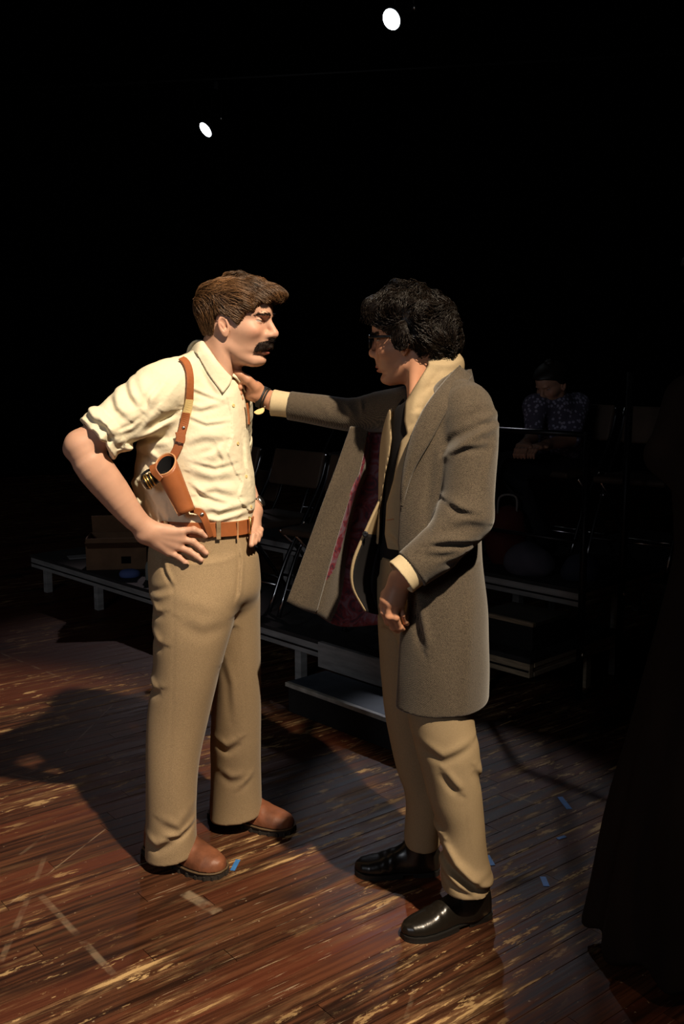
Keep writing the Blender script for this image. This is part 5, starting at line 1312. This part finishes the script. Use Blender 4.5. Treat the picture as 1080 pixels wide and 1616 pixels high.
    for s in (-1, 1):
        rg = np.random.default_rng(4 + s); q = np.stack([np.full(500, 0.13), s * rg.uniform(0.010, 0.048, 500), rg.uniform(0.012, 0.021, 500)], 1); p = H.W(q)
        for _ in range(6):
            g, d = grad(headf, p, 0.002); p = p + ((-H.R[:, 0])[None] * d[:, None])
        v, f, _ = strands(p, lambda pp: np.tile(np.array([-0.5, s, 0.1]), (len(pp), 1)) @ H.R.T, headf, 5, 0.0022, 0.001, 0.00055, 0, 1, 3, 0.2)
        link('eyebrow', mesh_np('eyebrow', v - wloc(root), [f], True), hb, root)
    # glasses
    gl = bpy.data.objects.new('glasses', None); COL.objects.link(gl); gl.parent = root
    for s in (-1, 1):
        th = np.linspace(0, 2 * math.pi, 37)[:-1]; e = 2.6
        cx, sx = np.cos(th), np.sin(th)
        yy = s * 0.033 + 0.0255 * np.sign(cx) * np.abs(cx) ** (2 / e); zz = -0.006 + 0.0195 * np.sign(sx) * np.abs(sx) ** (2 / e)
        xx = 0.1335 - 0.012 * (np.abs(yy) / 0.06) ** 2
        rim = H.W(np.stack([xx, yy, zz], 1)); MB().tube(rim, 0.0022, 6, closed=True).build('rim', M['plastic'], gl, True)
        c = H.W((0.1315, s * 0.033, -0.006)); k = len(rim)
        v = np.vstack([rim, c[None], rim + H.R[:, 0] * 0.0012, c[None] + H.R[:, 0] * 0.0012]); f = [(i, (i + 1) % k, k) for i in range(k)] + [(k + 1 + (i + 1) % k, k + 1 + i, 2 * k + 1) for i in range(k)] + [(i, k + 1 + i, k + 1 + (i + 1) % k, (i + 1) % k) for i in range(k)]
        MB().add(v, f).build('lens', M['glass'], gl, True)
        pts = crom([H.W((0.121, s * 0.060, 0.008)), H.W((0.112, s * 0.068, 0.008)), H.W((0.06, s * 0.0765, 0.006)), H.W((0.01, s * 0.079, 0.004)), H.W((-0.012, s * 0.079, -0.012))], 16)
        MB().ribbon(pts, np.tile(H.R[:, 1] * s, (16, 1)), np.linspace(0.0085, 0.005, 16), 0.003).build('temple_arm', M['plastic'], gl)
    MB().tube(crom([H.W((0.1325, -0.009, 0.001)), H.W((0.1365, 0, 0.004)), H.W((0.1325, 0.009, 0.001))], 9), 0.0022, 6).build('bridge', M['plastic'], gl, True)
    # shoes
    shoe('dress_shoe', G(773, 1441), G(635, 1482), 0.098, 0.072, 0.016, 0.011, M['black_leather'], M['black_rubber'], root, 0.10, 0.044, 2.4)
    shoe('dress_shoe', G(694, 1376), G(560, 1378), 0.098, 0.072, 0.016, 0.011, M['black_leather'], M['black_rubber'], root, 0.10, 0.044, 2.4)
    # wristband with its tan-lined tail
    wb = bpy.data.objects.new('wristband', None); COL.objects.link(wb); wb.parent = root
    ax = armF_[3, :3] - armF_[1, :3]; ax /= np.linalg.norm(ax); u1 = np.cross(ax, [0, 1, 0]); u1 /= np.linalg.norm(u1); u2 = np.cross(ax, u1)
    for off, w in ((0.0, 0.017), (0.013, 0.005)):
        c = P(414, 627, 2.984) - ax * off; th = np.linspace(0, 2 * math.pi, 33)
        nr = np.array([u1 * math.cos(t) + u2 * math.sin(t) for t in th]); MB().ribbon(c + nr * 0.0295, nr, w, 0.004).build('strap', M['black_rubber'], wb)
    q = [P(416, 645, 2.958), P(412, 649, 2.948), P(406, 651, 2.943), P(401, 651, 2.941)]
    MB().ribbon(crom(q, 10), np.tile([0.05, -0.9, 0.4], (10, 1)), [0.006, 0.011, 0.015, 0.017, 0.017, 0.0165, 0.015, 0.012, 0.008, 0.003], 0.003).build('strap_tail', M['elastic'], wb, label='tan-lined tail of the strap')
    MB().lathe(P(418, 642, 2.956), (0.1, -1, 0), [(0.0025, 0), (0.003, 0.001), (0.001, 0.0025)], 10).build('stud', M['steel'], wb, True)
    return root
MANR = man_in_overcoat()

# ---------------------------------------------------------------- lamps and pipes overhead
lens_m, _nt, _b = nodemat('lit_lens')
_b.inputs['Base Color'].default_value = (0, 0, 0, 1); _b.inputs['Emission Color'].default_value = (0.86, 0.94, 1.0, 1); _b.inputs['Emission Strength'].default_value = 14
can_m = mat('lamp_black', (0.012, 0.012, 0.013), 0.5, 0.3)
pipe_m = mat('pipe_black', (0.02, 0.02, 0.02), 0.45, 0.4)
def stage_lamp(pos, aim, r, label, pipe_z):
    n = np.array(aim, float); n /= np.linalg.norm(n); pos = np.asarray(pos, float)
    root = empty('stage_lamp', tuple(pos), label, 'lamp', None)
    MB().lathe(pos - n * 0.015, -n, [(r * 1.10, -0.05), (r * 1.12, -0.05), (r * 1.12, 0.02), (r * 1.0, 0.05), (r * 0.92, 0.22), (r * 0.75, 0.30), (r * 0.5, 0.42), (r * 0.3, 0.44)], 28).build('body', can_m, root, True)
    MB().lathe(pos + n * 0.036, n, [(r * 1.02, 0), (r * 0.99, 0.004), (r * 0.6, 0.010)], 28).build('lens', lens_m, root, True)
    s = np.cross(n, [0, 0, 1]); s /= np.linalg.norm(s); c = pos - n * 0.15; top = c + np.array([0, 0, 0.34])
    MB().tube([c + s * r * 1.25, c + s * r * 1.25 + np.array([0, 0, 0.26]), top, c - s * r * 1.25 + np.array([0, 0, 0.26]), c - s * r * 1.25], 0.012, 6).build('yoke', can_m, root)
    for k in (-1, 1): MB().lathe(c + s * k * r * 1.1, s * k, [(0.03, 0), (0.032, 0.03), (0.02, 0.045)], 12).build('yoke_knob', M['steel'], root, True)
    MB().box(top + np.array([0, 0, 0.03]), (0.05, 0.05, 0.08)).build('clamp', can_m, root, bevel=0.006)
    return top + np.array([0, 0, 0.097])
tA = stage_lamp(LAMP_A, (-0.60, -0.65, -0.55), 0.077, 'bright stage lamp hanging at the top edge, nearer of the two lit lamps', 4.5)
tB = stage_lamp(LAMP_B, (-0.62, -0.44, -0.62), 0.084, 'bright stage lamp hanging farther back, above the holster man', 4.5)
for p_, lab in ((tA, 'dark lighting pipe carrying the nearer lamp'), (tB, 'dark lighting pipe carrying the farther lamp')):
    o = MB().tube([(-RX + 0.05, p_[1] + 0.9, p_[2]), (p_[0], p_[1], p_[2]), (RX - 0.05, p_[1] - 1.6, p_[2])], 0.024, 10).build('lighting_pipe', pipe_m, None, True, origin=p_)
    tag(o, lab, 'pipe')

# ---------------------------------------------------------------- folding chairs
pad_m = mat('brown_vinyl', (0.075, 0.048, 0.030), 0.6, var=0.2)
chrome = mat('chair_steel', (0.50, 0.50, 0.52), 0.22, 1.0)
def folding_chair():
    r = empty('folding_chair', (0, 0, 0))
    w = 0.215                       # faces -y
    for s in (-1, 1):
        MB().tube(crom([(s * w, -0.22, 0.006), (s * w, -0.10, 0.27), (s * w, 0.05, 0.50), (s * w, 0.15, 0.66), (s * w, 0.20, 0.80)], 12), 0.0115, 8).build('leg', chrome, r, True)
        MB().tube([(s * (w - 0.026), 0.24, 0.008), (s * (w - 0.026), 0.02, 0.30), (s * (w - 0.026), -0.12, 0.43)], 0.0105, 8).build('leg', chrome, r, True)
        MB().lathe((s * (w + 0.012), 0.02, 0.455), (s, 0, 0), [(0.012, 0), (0.012, 0.006), (0.006, 0.010)], 10).build('hinge', M['steel'], r, True)
    MB().tube([(-w, 0.20, 0.80), (w, 0.20, 0.80)], 0.011, 8).build('top_rail', chrome, r, True)
    MB().tube([(-w, -0.16, 0.14), (w, -0.16, 0.14)], 0.008, 8).build('crossbar', chrome, r, True)
    MB().tube([(-w + 0.026, 0.17, 0.095), (w - 0.026, 0.17, 0.095)], 0.008, 8).build('crossbar', chrome, r, True)
    MB().box((0, -0.03, 0.455), (0.38, 0.40, 0.035)).build('seat', pad_m, r, True, bevel=0.014)
    MB().box((0, 0.168, 0.715), (0.41, 0.028, 0.20), (1, 0, 0), (0, 0.27, 1)).build('backrest', pad_m, r, True, bevel=0.011)
    return r
def copy_tree(o, parent=None):
    c = o.copy(); COL.objects.link(c)
    if parent is not None: c.parent = parent
    for ch in list(o.children): copy_tree(ch, c)
    return c
CH = [((-1.12, 0.36, 0.25), 'brown padded folding chair on the low platform, nearest the holster man'),
      ((-0.60, 0.38, 0.25), 'brown padded folding chair on the low platform, partly behind the open coat'),
      ((-0.08, 0.37, 0.25), 'brown padded folding chair hidden mostly behind the overcoat'),
      ((-1.75, 1.05, 0.0), 'folding chair on the floor behind the cardboard box'),
      ((-0.95, 1.25, 0.5), 'folding chair in the back row, directly beyond the stretched arm'),
      ((-0.40, 1.25, 0.5), 'folding chair in the back row, just left of the overcoat'),
      ((0.40, 1.62, 0.5), 'folding chair the seated person sits on'),
      ((0.93, 1.60, 0.5), 'empty folding chair with shiny legs right of the seated person'),
      ((1.52, 1.72, 0.5), 'folding chair farthest right, beside the dark coated figure')]
ch0 = folding_chair()
for i, ((s_, t_, z_), lab) in enumerate(CH):
    o = ch0 if i == 0 else copy_tree(ch0)
    o.location = tuple(S(s_, t_, z_)); o.rotation_euler = (0, 0, math.atan2(NV[1], NV[0]) - math.pi / 2 + (0.06 * ((i * 7) % 5 - 2)))
    tag(o, lab, 'chair', 'folding chairs on the platforms')

# ---------------------------------------------------------------- things lying on the platforms
def box_():
    c = S(-2.0, 0.24, 0.25); r = empty('cardboard_box', tuple(c), 'open brown cardboard box on the low platform at the left', 'box')
    cb = mat('cardboard', (0.21, 0.115, 0.060), 0.85, var=0.15, vscale=12)
    ax = np.array([0.99, 0.12, 0]); ay = np.array([-0.12, 0.99, 0]); W_, D_, H_ = 0.37, 0.24, 0.20; up = np.array([0, 0, 1.0])
    for k, (cc, sz, a_) in enumerate(((ay * -D_ / 2, (W_, 0.006, H_), ax), (ay * D_ / 2, (W_, 0.006, H_), ax), (ax * -W_ / 2, (D_, 0.006, H_), ay), (ax * W_ / 2, (D_, 0.006, H_), ay))):
        MB().box(c + cc + up * H_ / 2, sz, a_).build('side_panel', cb, r)
    MB().box(c + up * 0.004, (W_, D_, 0.006), ax).build('base_panel', cb, r)
    MB().box(c - ay * (D_ / 2 + 0.055) + up * (H_ - 0.035), (W_ * 0.96, 0.13, 0.005), ax, (0, 0.5, 1)).build('flap', cb, r)
    MB().box(c + ay * (D_ / 2 + 0.03) + up * (H_ + 0.05), (W_ * 0.96, 0.005, 0.12), ax, (0, -0.35, 1)).build('flap', cb, r)
    MB().box(c + ax * (W_ / 2 + 0.05) + up * (H_ - 0.02), (0.12, D_ * 0.9, 0.005), ax, (0.5, 0, 1)).build('flap', cb, r)
    MB().box(c - ay * (D_ / 2 + 0.0035) + ax * 0.06 + up * 0.06, (0.06, 0.002, 0.045), ax).build('dark_mark', M['black'], r)
    return r
box_()
def blob(name, pts, mat_, label, cat, origin, h=0.006, zmin=None, noise=0.004, parts=()):
    r = empty(name, tuple(origin), label, cat)
    q = np.array(pts, float); zm = origin[2] if zmin is None else zmin
    def f(p):
        d = None
        for row in q:
            e = ell(p, row[:3], row[3:6]); d = e if d is None else smin(d, e, 0.03)
        return np.maximum(d - noise * wav(p, 40, 2) - noise * (1 - np.abs(wav(p, 22, 4))) , zm - p[:, 2])
    lo = (q[:, :3] - q[:, 3:6]).min(0) - 0.02; hi = (q[:, :3] + q[:, 3:6]).max(0) + 0.02
    sdf_obj(parts[0] if parts else 'cloth', f, lo, hi, h, mat_, r)
    return r
b = S(-1.66, 0.10, 0.25); blob('cloth_bundle', [(*(b + [0, 0, 0.02]), 0.055, 0.05, 0.036), (*(b + [0.035, 0.01, 0.02]), 0.035, 0.04, 0.025)], mat('blue_cloth', (0.10, 0.16, 0.42), 0.8), 'small blue cloth bundle at the platform edge beside the trousers', 'cloth', b)
b = S(-1.50, 0.16, 0.25); bo = empty('bottle', tuple(b), 'pale bottle standing on the platform beside the blue cloth bundle', 'bottle')
MB().lathe(b, (0, 0, 1), [(0.030, 0), (0.033, 0.004), (0.033, 0.085), (0.026, 0.105), (0.013, 0.118), (0.013, 0.125)], 18).build('body', mat('pale_plastic', (0.34, 0.36, 0.32), 0.5), bo, True)
MB().lathe(b + [0, 0, 0.125], (0, 0, 1), [(0.016, 0), (0.016, 0.016), (0.012, 0.019)], 18).build('cap', mat('cap_plastic', (0.30, 0.33, 0.33), 0.5), bo, True)
b = S(-2.42, 0.20, 0.25); pp_ = MB().box(b + [0, 0, 0.004], (0.16, 0.11, 0.006), (0.9, 0.4, 0)).build('paper_stack', mat('grey_paper', (0.30, 0.30, 0.30), 0.8), None, origin=b, bevel=0.001)
tag(pp_, 'small stack of paper on the platform left of the cardboard box', 'paper')
b = S(0.64, 0.975, 0.5); blob('bag', [(*(b + [0, 0, 0.07]), 0.11, 0.09, 0.085), (*(b + [0.05, -0.03, 0.04]), 0.09, 0.07, 0.05)], mat('grey_bag', (0.10, 0.095, 0.125), 0.8), 'soft grey bag on the upper platform edge behind the rail', 'bag', b, noise=0.011, parts=('sack',))
b = S(0.90, 1.07, 0.5); blob('bag', [(*(b + [0, 0, 0.05]), 0.09, 0.08, 0.07), (*(b + [-0.03, 0.02, 0.03]), 0.06, 0.06, 0.04)], mat('navy_bag', (0.030, 0.038, 0.065), 0.8), 'small dark blue bag on the upper platform next to the grey bag', 'bag', b, noise=0.010, parts=('sack',))
b = S(0.42, 1.10, 0.5); rb = blob('tote_bag', [(*(b + [0, 0, 0.13]), 0.11, 0.06, 0.16), (*(b + [0, 0, 0.24]), 0.09, 0.05, 0.06)], mat('red_cloth', (0.11, 0.014, 0.009), 0.8), 'red cloth tote bag at the feet of the seated person', 'bag', b, parts=('sack',))
MB().tube(crom([b + [-0.05, -0.03, 0.27], b + [-0.04, -0.04, 0.36], b + [0.04, -0.04, 0.36], b + [0.05, -0.03, 0.27]], 14), 0.006, 6).build('handle', mat('pale_strap', (0.3, 0.28, 0.26), 0.8), rb, True)

# ---------------------------------------------------------------- seated person in the dark
def seated_person():
    root = empty('person', tuple(S(0.38, 1.5, 0.5)), 'person in a speckled shirt seated in the dark behind the rail', 'person')
    hc = P(868, 603, 5.28)
    H = Head(hc + np.array([0.02, 0.02, 0.0]), math.radians(-136), math.radians(22), 0.88, 0.9, 0.95)
    shL, shR = P(846, 642, 5.26), P(911, 640, 5.40); ch = P(878, 668, 5.37); pv = P(892, 728, 5.62); pv[2] = 1.02
    elL, elR = P(842, 690, 5.16), P(905, 692, 5.22); hd1, hd2 = P(826, 704, 5.02), P(846, 706, 5.0)
    kn1, kn2 = S(0.18, 1.16, 0.99), S(0.42, 1.14, 0.99); ft1, ft2 = S(0.20, 1.40, 0.56), S(0.46, 1.40, 0.56)
    def top(p):
        d = limb(p, np.array([(*pv, 0.135), (*(0.5 * pv + 0.5 * ch), 0.135), (*ch, 0.125), (*((shL + shR) / 2 + [0, 0, -0.01]), 0.085)]), 7)
        d = smin(d, capsule(p, shL, shR, 0.062, 0.062), 0.05)
        d = smin(d, limb(p, np.array([(*shL, 0.062), (*(0.5 * shL + 0.5 * elL), 0.054), (*elL, 0.046)]), 5), 0.03); d = smin(d, limb(p, np.array([(*shR, 0.062), (*(0.5 * shR + 0.5 * elR), 0.056), (*elR, 0.048)]), 5), 0.03)
        return d - 0.004 * wav(p, 22, 3)
    sm, nt, b = nodemat('speckled_shirt'); tc = nt.nodes.new('ShaderNodeTexCoord'); vo = nt.nodes.new('ShaderNodeTexVoronoi'); vo.inputs['Scale'].default_value = 48
    nt.links.new(tc.outputs['Object'], vo.inputs['Vector']); rp = nt.nodes.new('ShaderNodeValToRGB'); rp.color_ramp.elements[0].position = 0.30; rp.color_ramp.elements[0].color = (0.42, 0.40, 0.55, 1)
    rp.color_ramp.elements[1].position = 0.42; rp.color_ramp.elements[1].color = (0.10, 0.09, 0.14, 1); nt.links.new(vo.outputs['Distance'], rp.inputs[0]); nt.links.new(rp.outputs[0], b.inputs['Base Color']); b.inputs['Roughness'].default_value = 0.9
    sdf_obj('shirt', top, np.minimum(shL, pv) - 0.35, np.maximum(shR, pv) + 0.3, 0.009, sm, root)
    def legs(p):
        d = None
        for k, f_, o in ((kn1, ft1, -0.09), (kn2, ft2, 0.09)):
            h_ = pv + D3 * o + np.array([0, 0, -0.03])
            e = smin(capsule(p, h_, k, 0.085, 0.062), capsule(p, k, f_, 0.060, 0.045), 0.02); d = e if d is None else smin(d, e, 0.02)
        return np.maximum(d - 0.003 * wav(p, 25, 1), 0.53 - p[:, 2])
    sdf_obj('trousers', legs, np.minimum(kn1, ft1) - 0.2, np.maximum(pv, kn2) + 0.25, 0.011, mat('dark_trousers', (0.02, 0.02, 0.025), 0.9), root)
    for f_ in (ft1, ft2):
        hh = f_ + N3 * 0.06; tt = f_ - N3 * 0.18
        q = np.array([(*(hh + [0, 0, -0.015]), 0.036), (*(f_ - N3 * 0.06 + [0, 0, -0.02]), 0.036), (*(tt + [0, 0, -0.032]), 0.028)])
        sdf_obj('shoe', lambda p, q=q: np.maximum(limb(p, q, 6), 0.502 - p[:, 2]), q[:, :3].min(0) - 0.06, q[:, :3].max(0) + 0.06, 0.006, M['black_rubber'], root)
    nb = H.W((-0.02, 0, -0.05)); ne = (shL + shR) / 2 + np.array([0, 0, 0.0])
    def hd(p): return smin(H.face(H.L(p)) * H.k, capsule(p, nb, ne, 0.05, 0.055), 0.02)
    V, Q, C, n = [], [], [], 0
    parts = [(hd, hc - 0.22, hc + 0.2, 0.0036, H)]
    for e_, w_ in ((elL, hd1), (elR, hd2)):
        d_ = (w_ - e_) / np.linalg.norm(w_ - e_); s_ = np.cross(d_, [0, 0, 1]); s_ /= np.linalg.norm(s_); wr_ = e_ + (w_ - e_) * 0.72
        kn = [w_ + s_ * o for o in (-0.027, -0.009, 0.009, 0.027)]
        fg = [([k, k + d_ * 0.035 + [0, 0, -0.008], k + d_ * 0.055 + [0, 0, -0.028], k + d_ * 0.05 + [0, 0, -0.045]], 0.009, 0.007) for k in kn]
        hs = hand_sdf(wr_, kn, fg, ([wr_, wr_ - s_ * 0.035 + d_ * 0.03, wr_ - s_ * 0.045 + d_ * 0.06], 0.013, 0.009))
        parts.append((lambda p, a=e_, b_=wr_, hs=hs: smin(capsule(p, a, b_, 0.04, 0.027), hs(p), 0.015), np.minimum(e_, w_) - 0.12, np.maximum(e_, w_) + 0.12, 0.0045, None))
    for f, lo, hi, h, hh in parts:
        v, q = snet(f, lo, hi, h); V.append(v); Q.append(q + n); C.append(skin_col((0.50, 0.27, 0.18), v, hh)); n += len(v)
    link('body', mesh_np('body', np.concatenate(V) - wloc(root), Q, True, np.concatenate(C)), M['skin'], root)
    for s in (-1, 1): eyeball(H, root, s)
    def hair(p):
        q = H.L(p); d = H.skull(q) - 0.014 - 0.004 * wav(q, 60, 2)
        hl = np.interp(q[:, 0], [-0.1, -0.03, 0.03, 0.06, 0.12], [-0.06, -0.02, 0.0, 0.035, 0.062])
        return smax(d, hl - q[:, 2], 0.008) * H.k
    sdf_obj('hair', hair, hc - 0.2, hc + 0.2, 0.005, mat('dark_hair', (0.012, 0.008, 0.006), 0.5), root)
seated_person()

# ---------------------------------------------------------------- dark figure at the right edge of the picture
def dark_figure():
    cx, cy = 1.02, 2.46
    root = empty('person', (cx, cy, 0), 'person in a long dark coat, cut off by the right edge', 'person')
    cm = mat('dark_brown_coat', (0.014, 0.0090, 0.0068), 0.97, spec=0.05, var=0.25, vscale=7, stretch=(1, 1, 0.2))
    body = ZLoft([(0.05, cx, cy, 0.36, 0.30), (0.38, cx, cy, 0.30, 0.26), (0.75, cx, cy, 0.235, 0.20), (1.02, cx, cy, 0.185, 0.15), (1.12, cx, cy, 0.18, 0.145), (1.30, cx, cy, 0.20, 0.15), (1.42, cx, cy, 0.205, 0.14), (1.50, cx, cy, 0.16, 0.10), (1.57, cx - 0.02, cy, 0.085, 0.07)], 2.2)
    el = P(1052, 718, 2.36)
    sh_, wr_ = np.array([cx - 0.17, cy - 0.03, 1.45]), np.array([cx - 0.11, cy - 0.20, 1.16])
    e2, s2, w2 = np.array([cx + 0.27, cy, 1.18]), np.array([cx + 0.17, cy, 1.44]), np.array([cx + 0.20, cy - 0.16, 0.98])
    def coat(p):
        th = np.arctan2(p[:, 1] - cy, p[:, 0] - cx); low = sstep(1.0, 0.3, p[:, 2])
        d = body(p) - 0.014 * low * np.sin(th * 13 + 1.5 * np.sin(p[:, 2] * 3))
        d = smin(d, limb(p, np.array([(*sh_, 0.07), (*(0.5 * sh_ + 0.5 * el), 0.058), (*el, 0.05)]), 5), 0.03)
        d = smin(d, limb(p, np.array([(*el, 0.05), (*(0.5 * el + 0.5 * wr_), 0.047), (*wr_, 0.042)]), 5), 0.02)
        d = smin(d, limb(p, np.array([(*s2, 0.07), (*e2, 0.055), (*w2, 0.045)]), 7), 0.03)
        return d - 0.003 * wav(p, 20, 2)
    sdf_obj('coat', coat, (cx - 0.45, cy - 0.40, 0.02), (cx + 0.45, cy + 0.40, 1.62), 0.0095, cm, root)
    H = Head((cx - 0.060, cy + 0.01, 1.745), math.radians(178), math.radians(8), 0.92, 0.95, 1.0)
    nb = H.W((-0.02, 0, -0.05)); ne = np.array([cx - 0.02, cy, 1.52])
    V, Q, C, n = [], [], [], 0
    f1 = lambda p: smin(H.face(H.L(p)) * H.k, capsule(p, nb, ne, 0.05, 0.055), 0.02)
    parts = [(f1, H.O - 0.22, H.O + 0.2, 0.004, H)]
    for w_, d_ in ((wr_, np.array([0.55, -0.35, -0.75])), (w2, np.array([-0.1, -0.3, -0.95]))):
        d_ = d_ / np.linalg.norm(d_); s_ = np.cross(d_, [0, 1, 0.2]); s_ /= np.linalg.norm(s_); up = np.cross(s_, d_)
        kn = [w_ + d_ * 0.085 + s_ * o for o in (-0.027, -0.009, 0.009, 0.027)]
        fg = [([k, k + d_ * 0.035 + up * 0.006, k + d_ * 0.058 - up * 0.004, k + d_ * 0.068 - up * 0.018], 0.009, 0.007) for k in kn]
        hs = hand_sdf(w_, kn, fg, ([w_, w_ - s_ * 0.04 + d_ * 0.04, w_ - s_ * 0.046 + d_ * 0.075], 0.013, 0.009)); parts.append((hs, w_ - 0.18, w_ + 0.18, 0.0045, None))
    parts.append((lambda p: np.maximum(coat(p) + 0.022, 0.12 - p[:, 2]), np.array([cx - 0.45, cy - 0.4, 0.1]), np.array([cx + 0.45, cy + 0.4, 1.60]), 0.016, None))
    for f, lo, hi, h, hh in parts:
        v, q = snet(f, lo, hi, h); V.append(v); Q.append(q + n); C.append(skin_col((0.16, 0.09, 0.065), v, hh)); n += len(v)
    link('body', mesh_np('body', np.concatenate(V) - wloc(root), Q, True, np.concatenate(C)), M['skin'], root)
    for s in (-1, 1): eyeball(H, root, s)
    def hair(p):
        q = H.L(p); d = H.skull(q) - 0.02 - 0.004 * wav(q, 50, 2)
        hl = np.interp(q[:, 0], [-0.12, -0.03, 0.03, 0.06, 0.12], [-0.10, -0.06, 0.0, 0.03, 0.055])
        return smax(d, hl - q[:, 2], 0.008) * H.k
    sdf_obj('hair', hair, H.O - 0.22, H.O + 0.22, 0.006, mat('black_hair', (0.006, 0.005, 0.004), 0.6), root)
    for o in (-0.09, 0.09):
        q = np.array([(cx + o + 0.06, cy, 0.042, 0.040), (cx + o - 0.04, cy - 0.03, 0.036, 0.038), (cx + o - 0.17, cy - 0.06, 0.028, 0.028)])
        sdf_obj('shoe', lambda p, q=q: np.maximum(limb(p, q, 6), 0.0015 - p[:, 2]), q[:, :3].min(0) - 0.06, q[:, :3].max(0) + 0.06, 0.006, M['black_rubber'], root)
dark_figure()

# ---------------------------------------------------------------- blue spike marks stuck on the boards
tape_m = mat('blue_tape', (0.035, 0.17, 0.46), 0.6, var=0.15, vscale=30)
for a, q, w, lab in (((376, 1357), (367, 1374), 0.015, 'bright blue tape mark beside the brown boot toe'), ((857, 1384), (863, 1399), 0.018, 'blue tape mark alone on the floor right of the black shoe'),
                     ((884, 1258), (899, 1277), 0.020, 'blue tape mark farthest back, right of the coat hem'), ((880, 1324), (893, 1320), 0.014, 'small faint blue tape mark between two larger marks'),
                     ((768, 1350), (777, 1366), 0.020, 'blue tape mark peeking out behind the tan trouser cuff')):
    A_, Q_ = G(*a), G(*q); c = (A_ + Q_) / 2; d = Q_ - A_
    o = MB().box(c + [0, 0, 0.0008], (np.linalg.norm(d), w, 0.0012), d).build('tape_mark', tape_m, None, origin=c); tag(o, lab, 'tape')
